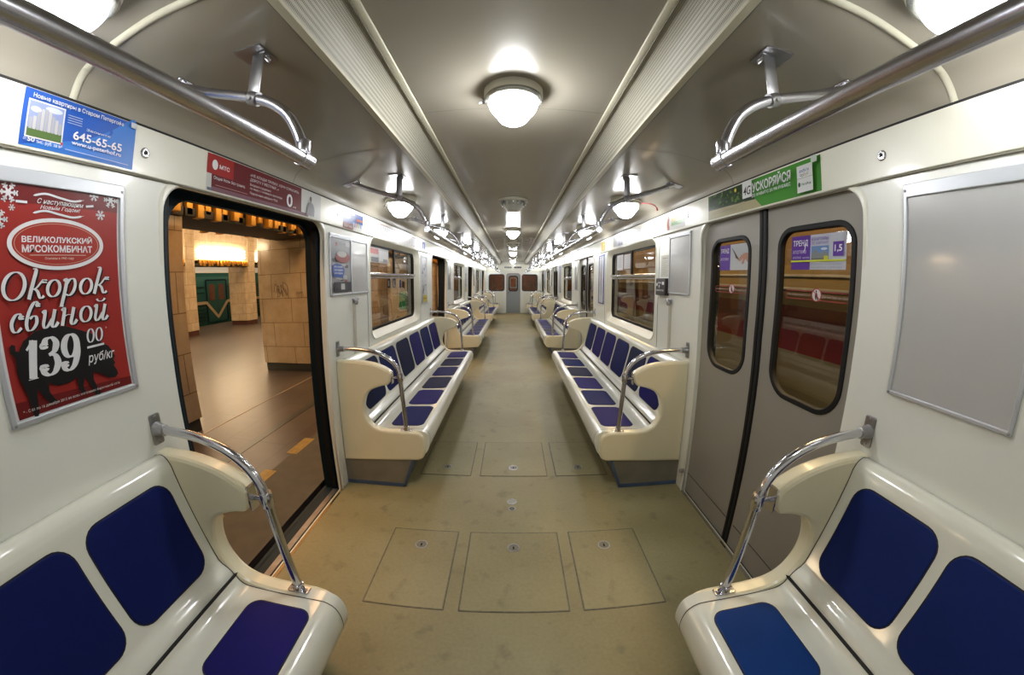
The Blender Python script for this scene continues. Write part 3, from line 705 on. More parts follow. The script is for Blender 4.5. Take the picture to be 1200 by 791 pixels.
# ------------------------------------------------------------------ floor hatches and plugs
def hatch(x0, x1, y0, y1, lx, ly, label):
    r = thing('floor_hatch', label, 'floor hatch', ((x0 + x1) / 2, (y0 + y1) / 2, 0), 'floor hatches')
    f = lambda a, c, n: (a, c, n)
    MB().plate([rr(x0, x1, y0, y1, .004, 2)], -.001, .0012, f).build('gap', mat('hatch_gap', (.055, .048, .032), .8), r)
    MB().plate([rr(x0 + .007, x1 - .007, y0 + .007, y1 - .007, .003, 2)], -.001, .0028, f, bev=.0008).build('lid', LINO, r)
    MB().plate([rr(x0 + .002, x1 - .002, y0 + .002, y1 - .002, .003, 2), rr(x0 + .006, x1 - .006, y0 + .006, y1 - .006, .003, 2)], -.001, .0024, f).build('edge_strip', mat('hatch_edge', (.22, .20, .15), .45, metal=.5, var=.5, var_scale=30), r)
    b = MB().plate([ell(lx, ly, .036, .036, 28), ell(lx, ly, .029, .029, 28)], 0, .0042, f, bev=.001); k = b.build('lock_ring', STEEL, r)
    MB().plate([ell(lx, ly, .0285, .0285, 28)], 0, .0032, f).build('lock_face', mat('lock_face', (.20, .185, .135), .5, var=.3, var_scale=30), r)
    MB().plate([rr(lx - .005, lx + .005, ly - .014, ly + .010, .004, 3)], .003, .0036, f).build('keyhole', RUBBER, r)
for row, (a, c) in enumerate(((1.157, 1.747), (2.405, 3.000))):
    for (x0, x1, lx), w_ in zip(((-.72, -.318, -.522), (-.25, .274, .010), (.337, .748, .533)), ('left', 'middle', 'right')):
        hatch(x0, x1, a, c, lx, 1.612 if row == 0 else 2.535, '%s hatch of the row %s in the linoleum floor' % (w_, 'nearest the camera' if row == 0 else 'between the ends of the first benches'))
for y, e, lab in ((2.072, .034, 'pale round metal plug in the floor, the farther of two'), (1.992, .024, 'small dark round plug in the floor, the nearer of two')):
    r = thing('floor_plug', lab, 'floor plug', (0, y, 0), 'floor plugs')
    f = lambda a, c, n: (a, c, n)
    MB().plate([ell(0, y, e, e, 26), ell(0, y, e * .8, e * .8, 26)], 0, .003, f, bev=.0008).build('ring', STEEL, r)
    MB().plate([ell(0, y, e * .79, e * .79, 26)], 0, .002, f).build('face', mat('plug_face', (.33, .32, .27), .6, var=.3, var_scale=40) if e > .03 else mat('plug_dark', (.10, .095, .075), .6), r)

# ------------------------------------------------------------------ small wall fittings
def fastener(s, y, z, label):
    r = thing('wall_lock', label, 'wall lock', wallmap(s)(y, z, .01), 'square-key locks on the wall strips')
    p = wallmap(s)(y, z, .010)
    MB().lathe([(.018, 0), (.018, .003), (.014, .006), (.010, .006)], p, 18, axis='x', sgn=-s).build('escutcheon', CHROME, r)
    MB().plate([rr(y - .006, y + .006, z - .006, z + .006, .002, 2)], .016, .0175, wallmap(s)).build('keyhole', RUBBER, r)
fastener(-1, .835, 1.942, 'small chrome wall lock right of the blue notice'); fastener(1, .835, 1.942, 'small chrome wall lock right of the green notice')
fastener(-1, 2.292, 1.952, 'small chrome wall lock between the dark red and the blue orange notices'); fastener(1, 2.292, 1.952, 'small chrome wall lock beyond the green notice')
def conduit(s, y, label):
    r = thing('valve_pipe', label, 'valve pipe', wallmap(s)(y, .93, 0), 'valve pipes on the wall')
    P = [(s * (XW(z) - .012), y, z) for z in (.93, 1.1, 1.25, 1.33)]
    b = MB().plate([rr(y - .016, y + .016, .93, 1.33, .004, 3)], 0, .016, wallmap(s), bev=.006); b.build('cover', mat('pipe_cover', (.50, .47, .38), .4), r)
    b = MB().lathe([(.014, -.01), (.018, 0), (.018, .03), (.012, .04)], (s * (1.200 - .02), y, 1.325), 14)
    b.tube([(s * 1.180, y - .045, 1.358), (s * 1.176, y, 1.362), (s * 1.178, y + .03, 1.358)], [.008, .012, .014], 10); b.build('valve', STEEL, r)
    MB().lathe([(.02, -.002), (.02, .006), (.012, .008)], (s * 1.185, y, .944), 14).build('foot', STEEL, r)
conduit(-1, 2.52, 'painted pipe with steel valve under the framed adverts beside the open doorway')
conduit(1, 2.54, 'painted pipe with steel valve under the framed grey board and intercom')
# ------------------------------------------------------------------ posters and notices
WHITE = (0.80, 0.80, 0.82); PAPER = (0.70, 0.70, 0.68); RED = (0.36, 0.028, 0.022); DKRED = (0.17, 0.014, 0.014); BLK = (0.012, 0.011, 0.012)
# slanted high-contrast lettering drawn as pen strokes: unit = x-height, each letter a list of (points, weight)
def arc(cx, cy, rx, ry, a0, a1, n=22): return [(cx + rx * math.cos(math.radians(a0 + (a1 - a0) * i / n)), cy + ry * math.sin(math.radians(a0 + (a1 - a0) * i / n))) for i in range(n + 1)]
PEN = {
 'О': (1.20, [(arc(.56, .74, .47, .70, 60, 420, 40), 1)]),
 'к': (.86, [([(.14, 1.58), (.30, 1.52), (.24, 1.0), (.16, .45), (.10, 0)], 1), ([(.20, .48), (.42, .60), (.62, .90), (.74, .96)], .55), (arc(.74, .90, .045, .045, 0, 360, 10), 1.3), ([(.32, .54), (.48, .36), (.58, .08), (.68, .02), (.80, .12)], .95)]),
 'о': (.80, [(arc(.39, .49, .30, .45, 60, 420, 34), .95)]),
 'р': (.90, [([(.06, .86), (.20, .96), (.22, .7), (.16, .1), (.06, -.55)], 1), (smooth([(.22, .66), (.38, .92), (.58, .94), (.68, .66), (.62, .26), (.44, .04), (.24, .10)], 5), .9), ([(-.06, -.55), (.2, -.55)], .4)]),
 'с': (.70, [(smooth([(.58, .76), (.46, .94), (.26, .86), (.12, .50), (.20, .12), (.40, .03), (.60, .22)], 5), .95), (arc(.56, .74, .05, .06, 0, 360, 10), 1.2)]),
 'в': (.80, [(smooth([(.64, 1.30), (.52, 1.48), (.36, 1.36), (.18, .90), (.11, .40), (.20, .05), (.42, .05), (.60, .34), (.58, .66), (.42, .74), (.26, .62)], 5), .95), (arc(.62, 1.30, .045, .05, 0, 360, 10), 1.1)]),
 'и': (.98, [([(.04, .84), (.18, .96), (.17, .6), (.13, .22), (.22, .02), (.38, .12), (.56, .46)], .9), ([(.68, .97), (.62, .5), (.57, .18), (.64, .02), (.76, .04), (.90, .24)], 1)]),
 'н': (1.0, [([(.05, .84), (.19, .97), (.18, .6), (.12, 0)], 1), ([(.16, .46), (.36, .58), (.58, .56)], .5), ([(.70, .97), (.64, .5), (.59, .18), (.66, .02), (.78, .04), (.92, .24)], 1)]),
 '1': (.62, [([(.08, 1.12), (.30, 1.40), (.36, 1.45)], .5), ([(.36, 1.45), (.33, .8), (.30, .04)], 1.35), ([(.10, .02), (.52, .02)], .55)]),
 '3': (.86, [(smooth([(.14, 1.18), (.26, 1.40), (.50, 1.42), (.68, 1.20), (.60, .92), (.36, .78)], 5), 1.2), (smooth([(.36, .80), (.62, .72), (.74, .42), (.60, .12), (.36, .02), (.14, .14), (.10, .32)], 5), 1.25), (arc(.15, 1.16, .07, .08, 0, 360, 10), 1.1), (arc(.13, .33, .08, .09, 0, 360, 10), 1.2)]),
 '9': (.90, [(arc(.43, .98, .30, .44, 0, 360, 34), 1.2), (smooth([(.73, 1.02), (.74, .62), (.60, .20), (.36, .02), (.16, .10), (.12, .28)], 5), 1.2), (arc(.15, .28, .07, .08, 0, 360, 10), 1.1)]),
 '0': (.86, [(arc(.42, .73, .31, .70, 60, 420, 36), 1.05)]),
}
PEN['й'] = (PEN['и'][0], PEN['и'][1] + [(arc(.40, 1.36, .24, .20, 190, 350, 12), .75)])
def pen(P, s, a0, b0, scale, col, sheer=.16, rise=0.0, wide=1.0, thick=.21, thin=.055, gap=0.0):
    """letters standing on a baseline that starts at (a0, b0); scale = x-height"""
    n = P.up(); n0 = n
    adv = 0.0
    for ch in s:
        wd, strokes = PEN[ch]
        for pts, k in strokes:
            pts = smooth(pts, 4) if len(pts) < 8 else pts
            W_ = []
            for i in range(len(pts)):
                p, q = pts[max(i - 1, 0)], pts[min(i + 1, len(pts) - 1)]
                L = math.hypot(q[0] - p[0], q[1] - p[1]) or 1
                W_.append((thin + (thick - thin) * (abs(q[1] - p[1]) / L) ** 1.4) * k * scale)
            n += 1e-6
            P.strip([(a0 + P.dir * scale * wide * (adv + p[0] + sheer * p[1]), b0 + scale * p[1] + rise * scale * (adv + p[0])) for p in pts], W_, col, n=n)
        adv += wd + gap
    P.n = n
    return adv * scale * wide
def wall_print(s, off): P = Print(wallmap(s), n0=off); P.dir = -s; return P
def frame(s, name, label, cat, y0, y1, z0, z1, board, bar=.016, top=.040, group=None, col=None):
    """a metal poster frame screwed to the wall; returns the root and the depth of the sheet"""
    r = thing(name, label, cat, wallmap(s)((y0 + y1) / 2, z0, 0), group)
    mp = wallmap(s)
    MB().plate([rr(y0, y1, z0, z1, .006, 3), rr(y0 + bar, y1 - bar, z0 + bar, z1 - top, .002, 2)], 0, .010, mp, bev=.003).build('frame', col or ALU, r)
    for y in (y0 + bar * .6, y1 - bar * .6):
        for z in (z0 + bar * .6, z1 - top * .5): MB().lathe([(.0045, 0), (.0045, .002), (.002, .003)], mp(y, z, .010), 10, axis='x', sgn=-s).build('screw', STEEL, r)
    if board: MB().plate([rr(y0 + .004, y1 - .004, z0 + .004, z1 - .004, .002, 2)], 0, .004, mp, bev=.001).build('board', board, r)
    return r
# the big red poster
r = frame(-1, 'poster', 'large red framed poster with a black pig and the price 139', 'poster', .362, .768, 1.188, 1.820, None)
P = wall_print(-1, .002); P.rect(.372, 1.196, .758, 1.80, WHITE); P.rect(.386, 1.207, .746, 1.783, RED)
P.poly([(.386, 1.207), (.746, 1.207), (.746, 1.232), (.386, 1.250)], DKRED); P.rect(.386, 1.735, .746, 1.783, DKRED)
def flake(y, z, q, col=WHITE):
    for i in range(6):
        a = PI * i / 3; c_, s_ = math.cos(a), math.sin(a)
        P.strip([(y, z), (y + q * c_, z + q * s_)], q * .22, col, n=P.n + 1e-5)
        for t in (.55, .85):
            for e in (-1, 1):
                aa = a + e * 1.0; P.strip([(y + q * t * c_, z + q * t * s_), (y + q * t * c_ + q * .3 * math.cos(aa), z + q * t * s_ + q * .3 * math.sin(aa))], q * .16, col, n=P.n + 1e-5)
    P.poly(ell(y, z, q * .30, q * .30, 12), col)
for y, z, q in ((.421, 1.756, .024), (.398, 1.690, .022), (.431, 1.720, .008), (.666, 1.775, .014), (.722, 1.770, .022), (.688, 1.722, .014)): flake(y, z, q)
for z, e in ((1.757, 1), (1.7125, 1)):
    P.strip(smooth([(.486, z - .002), (.52, z + .006), (.56, z), (.60, z - .005), (.634, z + .002)], 6), [.001] + [.0055] * 22 + [.001] * 2, WHITE)
P.strip([(.440, 1.736), (.470, 1.736)], .006, WHITE); P.strip([(.640, 1.742), (.664, 1.746)], .006, WHITE)
P.text('С наступающим', .497, 1.733, .632, 1.750, WHITE, .008, .35); P.text('Новым Годом!', .505, 1.7205, .622, 1.733, WHITE, .008, .35)
c = (.5565, 1.633)
P.poly(ell(*c, .139, .068, 56), WHITE, [ell(*c, .127, .058, 56)]); P.poly(ell(*c, .127, .058, 56), (.40, .035, .025)); P.poly(ell(*c, .122, .054, 56), (.55, .33, .25), [ell(*c, .120, .0525, 56)])
P.text('ВЕЛИКОЛУКСКИЙ', .455, 1.636, .658, 1.656, WHITE, .028); P.text('МЯСОКОМБИНАТ', .455, 1.611, .658, 1.630, WHITE, .028)
P.strip([(.475, 1.604), (.637, 1.604)], .0015, (.75, .6, .5)); P.text('Основан в 1943 году', .516, 1.591, .600, 1.599, (.75, .6, .5), .01)
pig = [(.398, 1.385), (.404, 1.392), (.413, 1.388), (.412, 1.374), (.420, 1.372), (.436, 1.395), (.470, 1.414), (.515, 1.420), (.560, 1.414), (.600, 1.398), (.640, 1.380), (.662, 1.352), (.682, 1.340), (.693, 1.322), (.700, 1.305), (.692, 1.296), (.697, 1.286), (.690, 1.279), (.697, 1.266), (.701, 1.252), (.690, 1.243), (.668, 1.246), (.640, 1.266), (.620, 1.276), (.616, 1.255), (.624, 1.228), (.633, 1.212), (.627, 1.207), (.612, 1.210), (.604, 1.240), (.590, 1.268), (.581, 1.245), (.584, 1.224), (.573, 1.224), (.565, 1.240), (.566, 1.272), (.540, 1.264), (.510, 1.264), (.482, 1.278), (.480, 1.255), (.492, 1.232), (.500, 1.221), (.488, 1.219), (.474, 1.228), (.458, 1.252), (.448, 1.272), (.444, 1.240), (.441, 1.215), (.436, 1.203), (.426, 1.205), (.423, 1.225), (.420, 1.262), (.412, 1.290), (.405, 1.325), (.409, 1.358), (.404, 1.366), (.397, 1.372)]
P.poly(pig, BLK)
for col, dy, dz in ((BLK, .0045, -.0035), (WHITE, 0, 0)):
    pen(P, 'Окорок', .389 + dy, 1.4945 + dz, .0475, col, wide=1.23, gap=-.02); pen(P, 'свиной', .401 + dy, 1.4175 + dz, .047, col, wide=1.17, gap=.02)
    pen(P, '139', .424 + dy, 1.2965 + dz, .0665, col, wide=.98, sheer=.14, thick=.24, gap=.04)
    pen(P, '00', .612 + dy * .6, 1.359 + dz * .6, .0265, col, wide=1.22, sheer=.12)
P.strip([(.612, 1.3465), (.668, 1.3485)], .006, WHITE); P.text('*', .679, 1.391, .684, 1.397, WHITE)
P.text('руб/кг', .607, 1.296, .699, 1.330, WHITE, .012, .30)
P.text('* - С 01 по 16 декабря 2012 во всех магазинах фирменной сети', .398, 1.219, .698, 1.2285, (.75, .70, .68), .006)
P.build('sheet', r)
# blue notice
def notice(s, label, y_left, y_right, z0, z1, cat='notice', grp='notices on the strip over the doors and windows', loc=None):
    r = None
    P = wall_print(s, .0105); P.label = (label, cat, grp); P.pos = wallmap(s)((y_left + y_right) / 2, z0, .0105); return P
def done(P, name='notice'):
    o = P.build(name, None, P.pos); tag(o, *P.label); return o
BL = (.020, .105, .47); BL2 = (.035, .19, .62)
P = notice(-1, 'blue notice with a phone number and a small picture of flats', .434, .790, 1.876, 2.027)
P.rect(.434, 1.876, .790, 2.027, BL); P.poly(smooth([(.434, 1.876), (.52, 1.90), (.62, 1.93), (.71, 1.985), (.76, 2.027), (.79, 2.027), (.79, 1.876)], 5), BL2)
P.poly(ell(.655, 1.975, .055, .022, 30), BL, [ell(.65, 1.972, .050, .018, 30)])
P.rect(.447, 1.899, .553, 2.000, (.75, .76, .74)); P.rect(.451, 1.903, .549, 1.996, (.30, .36, .62)); P.poly(ell(.52, 1.985, .025, .008, 16), (.62, .66, .80)); P.poly(ell(.47, 1.975, .015, .008, 16), (.62, .66, .80))
P.rect(.451, 1.903, .549, 1.925, (.10, .17, .05))
for i, h in enumerate((.03, .035, .048, .058, .060, .056, .045, .038, .030)): P.rect(.455 + i * .0102, 1.922, .4635 + i * .0102, 1.922 + h, (.55, .53, .50) if i % 2 else (.42, .42, .44))
P.text('Новые квартиры в Старом Петергофе', .456, 2.001, .743, 2.017, WHITE, .012)
for i in range(4): P.strip([(.560, 1.985 - i * .007), (.605, 1.985 - i * .007)], .002, (.42, .52, .75))
P.text('Звоните', .62, 1.955, .70, 1.962, WHITE); P.text('645-65-65', .581, 1.921, .743, 1.946, WHITE, .018); P.text('www.u-peterhof.ru', .578, 1.902, .742, 1.918, WHITE, .018)
P.text('от', .443, 1.889, .452, 1.895, WHITE); P.text('50', .454, 1.887, .474, 1.899, WHITE, .03); P.text('тыс. руб. за м²', .478, 1.884, .552, 1.896, WHITE, .01)
P.strip([(.56, 1.888), (.77, 1.886)], .002, (.42, .52, .75)); P.rect(.768, 2.008, .789, 2.026, (.62, .64, .68)); P.rect(.546, 1.896, .552, 1.903, (.6, .05, .03)); done(P)
# dark red phone notice with the white figure
MR = (.135, .012, .016)
P = notice(-1, 'dark red phone notice with a large white zero over the open doorway', 1.122, 2.03, 1.874, 2.026)
P.rect(1.122, 1.874, 2.045, 2.026, (.62, .62, .60)); P.rect(1.128, 1.874, 1.150, 1.886, (.12, .16, .24)); P.rect(1.150, 1.874, 1.826, 2.026, MR); P.rect(1.122, 1.943, 1.278, 2.024, (.36, .022, .018)); P.rect(1.150, 1.874, 1.90, 1.892, (.20, .10, .13))
P.poly(ell(1.166, 1.983, .016, .021, 20), WHITE); P.text('МТС', 1.192, 1.972, 1.252, 1.990, WHITE, .03)
P.text('«НЕ КЛАДИ ТРУБКУ, ХОЧУ СПРОСИТЬ', 1.388, 1.985, 1.795, 2.001, WHITE, .0); P.text('ДОРОГУ У МЕСТНЫХ...»', 1.388, 1.963, 1.61, 1.979, WHITE, .0)
P.text('Входящие в роуминге', 1.388, 1.941, 1.545, 1.955, WHITE); P.text('по миру с 1-й минуты разговора', 1.388, 1.924, 1.640, 1.938, WHITE); P.text('Подключение: наберите *751#', 1.388, 1.902, 1.600, 1.916, WHITE)
P.text('Опция Ноль без границ', 1.160, 1.920, 1.352, 1.937, WHITE); P.text('0', 1.680, 1.898, 1.735, 1.968, WHITE, .02); P.text('руб.', 1.742, 1.899, 1.772, 1.908, WHITE)
P.strip([(1.17, 1.9), (1.37, 1.9)], .002, (.5, .3, .3))
P.poly(smooth([(1.875, 1.882), (1.885, 1.93), (1.895, 1.955), (1.915, 1.962), (1.910, 1.985), (1.922, 1.998), (1.934, 1.985), (1.932, 1.962), (1.952, 1.952), (1.965, 1.92), (1.960, 1.882)], 4), (.24, .24, .26)); P.poly(ell(1.922, 1.984, .010, .014, 14), (.12, .11, .11)); done(P)
# green notice
GR = (.055, .26, .025)
P = notice(1, 'bright green internet notice with a garden picture over the closed doorway', 2.010, 1.116, 1.876, 2.022)
P.rect(2.010, 1.876, 1.116, 2.022, GR); P.poly([(2.010, 1.876), (1.52, 1.876), (1.56, 1.93), (1.60, 2.022), (2.010, 2.022)], (.018, .045, .012)); P.poly([(2.010, 1.876), (1.50, 1.876), (1.55, 1.920), (2.010, 1.932)], (.42, .38, .22))
rnd = random.Random(3)
for i in range(60):
    y, z = rnd.uniform(1.60, 1.995), rnd.uniform(1.94, 2.012); q = rnd.uniform(.006, .013)
    P.poly(ell(y, z, q, q * .8, 8), rnd.choice([(.03, .09, .015), (.05, .15, .02), (.015, .03, .01), (.10, .20, .03)]))
P.poly(ell(1.700, 1.994, .010, .010, 14), (.75, .62, .05))
for z in (1.915, 1.905): P.strip([(1.95, z - .01), (1.62, z + .004)], .003, (.33, .29, .16))
P.rect(1.636, 1.933, 1.556, 2.021, (.72, .74, .72)); P.text('4G', 1.627, 1.948, 1.565, 1.992, BLK, .01, .15); P.text('УСКОРЯЙСЯ', 1.552, 1.950, 1.276, 2.008, WHITE, .022); P.text('ДО 10 МБИТ/С ЗА 990 РУБ/МЕС', 1.556, 1.924, 1.278, 1.942, WHITE, .012)
P.rect(1.236, 1.883, 1.146, 1.996, (.72, .74, .72)); P.strip([(1.236, 1.942), (1.146, 1.942)], .0015, (.2, .3, .2)); P.text('sochi.ru', 1.222, 1.966, 1.165, 1.982, (.05, .12, .40), .01, .2)
for i, cc in enumerate(((.02, .10, .45), (.05, .05, .05), (.45, .03, .03), (.55, .35, .02), (.03, .25, .06))): q = (1.213 - i * .010, 1.956 - (i % 2) * .004); P.poly(ell(*q, .0055, .0055, 14), cc, [ell(*q, .004, .004, 14)])
P.poly(ell(1.222, 1.916, .007, .010, 14), (.03, .12, .05)); P.text('МегаФон', 1.210, 1.909, 1.155, 1.921, (.03, .10, .05), .01); P.rect(1.150, 1.992, 1.117, 2.02, (.55, .62, .55)); done(P)
# further notices on the strips
P = notice(-1, 'blue and orange notice on the strip between first doorway and first window', 2.352, 2.705, 1.876, 1.998)
P.rect(2.352, 1.872, 2.705, 2.002, (.035, .085, .30)); P.rect(2.352, 1.872, 2.52, 1.915, (.20, .018, .015)); P.rect(2.52, 1.872, 2.705, 1.93, (.55, .54, .50)); P.rect(2.58, 1.95, 2.705, 1.966, (.50, .12, .02)); P.poly(ell(2.43, 1.965, .05, .022, 20), (.14, .22, .46))
for i, cc in enumerate(((.05, .15, .5), (.5, .05, .05), (.1, .35, .1), (.05, .15, .5))): P.rect(2.545 + i * .035, 1.90, 2.558 + i * .035, 1.945 + .01 * (i % 2), cc)
P.text('КВАРТИРЫ', 2.37, 1.883, 2.50, 1.90, WHITE, .02); P.text('Новый дом', 2.38, 1.98, 2.55, 1.995, WHITE, .01); done(P)
for k in range(3):
    c = WINS[k]
    P = notice(-1, 'white line diagram with a red line and slanted station names over the %s open-side window' % ORD[k], c - .58, c + .62, 1.884, 2.0, cat='line diagram')
    P.rect(c - .60, 1.882, c + .66, 2.006, (.66, .66, .66)); P.strip([(c - .58, 2.000), (c + .64, 2.000)],   .006, (.20, .006, .02)); P.strip([(c - .58, 1.914), (c - .15, 1.914)], .005, (.20, .006, .02)); P.strip([(c + .42, 1.900), (c + .60, 1.900)], .005, (.20, .006, .02))
    for i in range(22): P.strip([(c - .56 + i * .052, 1.922), (c - .545 + i * .052, 1.985)], .008, (.025, .025, .03), n=P.n + 1e-5)
    for i in range(22): P.poly(ell(c - .56 + i * .052, 1.914, .006, .006, 8), (.40, .02, .05))
    done(P, 'line_diagram')
    P = notice(-1, 'small blue and white notice beyond the %s open-side window' % ORD[k], c + .90, c + 1.06, 1.88, 2.0); P.rect(c + .92, 1.885, c + 1.10, 2.005, (.6, .6, .62)); P.rect(c + .94, 1.91, c + 1.08, 1.995, (.04, .07, .34)); P.poly(ell(c + 1.0, 1.955, .02, .025, 14), (.55, .6, .8)); P.rect(c + .98, 1.90, c + 1.02, 1.94, (.55, .6, .8)); done(P)
P = notice(1, 'white notice with a green and yellow block above the framed grey board', 2.65, 2.32, 1.886, 1.998)
P.rect(2.645, 1.884, 2.322, 2.004, (.60, .60, .58)); P.rect(2.55, 1.945, 2.33, 1.972, (.50, .38, .02)); P.rect(2.55, 1.915, 2.33, 1.940, (.10, .28, .03)); P.text('Ремонт окон', 2.55, 1.978, 2.36, 1.995, (.2, .2, .2)); P.poly(smooth([(2.62, 1.89), (2.625, 1.94), (2.61, 1.98), (2.595, 1.995), (2.585, 1.975), (2.59, 1.94), (2.58, 1.89)], 4), (.38, .10, .07)); P.poly(ell(2.60, 1.985, .008, .011, 12), (.55, .35, .25)); done(P)
for k in range(3):
    c = WINS[k]; o_ = ORD[k]
    P = notice(1, 'plain white paper on the strip over the %s closed-side window' % o_, c - .18, c - .46, 1.885, 2.0); P.rect(c - .15, 1.88, c - .45, 2.0, (.70, .70, .68)); P.strip([(c - .18, 1.97), (c - .42, 1.97)], .004, (.4, .4, .4)); done(P)
    P = notice(1, 'white card with a grey square over the %s closed-side window' % o_, c + .02, c - .10, 1.885, 2.0); P.rect(c + .06, 1.885, c - .11, 2.005, (.66, .66, .64)); P.rect(c + .03, 1.905, c - .08, 1.985, (.22, .23, .22)); done(P)
    P = notice(1, 'grey and dark blue notice over the %s closed-side window' % o_, c + .46, c + .12, 1.885, 2.0); P.rect(c + .48, 1.885, c + .10, 2.008, (.42, .42, .45)); P.rect(c + .28, 1.89, c + .12, 2.003, (.03, .035, .16)); 
    for i in range(6): P.strip([(c + .46, 1.985 - i * .017), (c + .31, 1.985 - i * .017)], .004, (.25, .25, .35), n=P.n + 1e-5)
    done(P)
    P = notice(1, 'yellow notice just beyond the %s closed-side window' % o_, c + 1.10, c + .86, 1.88, 2.0); P.rect(c + 1.06, 1.878, c + .86, 2.004, (.50, .30, .02)); P.poly(ell(c + .96, 1.945, .05, .045, 20), (.62, .50, .14)); P.rect(c + .99, 1.91, c + .93, 1.96, (.70, .35, .03)); done(P)
# framed boards beside the windows
def car_page(P, y0, y1, z0, z1, seed):
    R_ = random.Random(seed); P.rect(y0, z0, y1, z1, (.34, .34, .36)); h = z1 - z0; w_ = y1 - y0
    for i in range(26):
        a, b_ = R_.uniform(0, .8), R_.uniform(0, .92); P.rect(y0 + a * w_, z0 + b_ * h, y0 + min(1, a + R_.uniform(.08, .3)) * w_, z0 + min(1, b_ + R_.uniform(.02, .08)) * h, R_.choice([(.55, .54, .54), (.15, .14, .15), (.30, .08, .07), (.08, .08, .09), (.62, .60, .58)]))
    P.poly(ell(y0 + .55 * w_, z0 + .66 * h, .38 * w_, .10 * h, 24), (.30, .07, .06)); P.poly(ell(y0 + .5 * w_, z0 + .72 * h, .25 * w_, .06 * h, 20), (.60, .58, .56))
    P.poly(smooth([(y0 + .05 * w_, z0 + .30 * h), (y0 + .02 * w_, z0 + .50 * h), (y0 + .4 * w_, z0 + .53 * h), (y0 + .62 * w_, z0 + .42 * h), (y0 + .5 * w_, z0 + .28 * h)], 5), (.06, .12, .42))
    for t in (.46, .40, .34): P.text('все модели', y0 + .10 * w_, z0 + t * h, y0 + .5 * w_, z0 + (t + .035) * h, WHITE, .02)
    P.rect(y0 + .05 * w_, z0 + .02 * h, y0 + .95 * w_, z0 + .2 * h, (.05, .05, .06)); P.rect(y0 + .4 * w_, z0 + .06 * h, y0 + .6 * w_, z0 + .17 * h, (.6, .6, .6))
r = frame(-1, 'notice_board', 'wide metal frame, half car advert and half blank, beyond the open doorway', 'notice board', 2.165, 2.800, 1.392, 1.815, GREYBOARD, bar=.016, top=.028)
MB().plate([rr(2.482, 2.500, 1.40, 1.79, .003, 2)], 0, .010, wallmap(-1), bev=.003).build('middle_bar', ALU, r)
P = wall_print(-1, .0045); car_page(P, 2.19, 2.480, 1.412, 1.785, 4); P.build('sheet', r)
r = frame(1, 'notice_board', 'narrow metal frame with a blank grey board beside the intercom', 'notice board', 2.245, 2.590, 1.402, 1.845, GREYBOARD, bar=.014, top=.026)
r = frame(1, 'notice_board', 'large blank grey board in a metal frame nearest the camera', 'notice board', .362, .765, 1.180, 1.832, GREYBOARD, bar=.014, top=.042)
# notice paper and intercom
P = Print(wallmap(1), n0=.0); P.dir = -1
P.rect(2.755, 1.532, 2.592, 1.702, (.60, .59, .50)); P.text('ПРАВИЛА', 2.725, 1.672, 2.625, 1.684, (.2, .2, .2), .02)
for i in range(9): P.strip([(2.735, 1.658 - i * .013), (2.615 + .02 * (i % 3), 1.658 - i * .013)], .003, (.35, .34, .3), n=P.n + 1e-5)
o = P.build('rules_notice', None, wallmap(1)(2.67, 1.53, 0)); tag(o, 'cream paper of printed rules above the black intercom', 'notice')
r = thing('intercom_box', 'black intercom box with white lettering on the closed-door wall', 'intercom', wallmap(1)(2.67, 1.385, 0))
MB().plate([rr(2.590, 2.775, 1.385, 1.520, .010, 4)], 0, .035, wallmap(1), bev=.006).build('case', TEXTBLACK, r)
P = wall_print(1, .0352); P.text('СВЯЗЬ С', 2.73, 1.478, 2.655, 1.490, WHITE, .02); P.poly(ell(2.745, 1.470, .012, .014, 14), WHITE); P.rect(2.645, 1.470, 2.61, 1.492, WHITE); P.build('upper_caption', r)
P = wall_print(1, .0352); P.text('МАШИНИСТОМ', 2.755, 1.418, 2.615, 1.432, WHITE, .02); P.build('lower_caption', r)
MB().lathe([(.014, 0), (.014, .006), (.010, .008)], wallmap(1)(2.685, 1.454, .035), 16, axis='x', sgn=-1).build('button', STEEL, r)
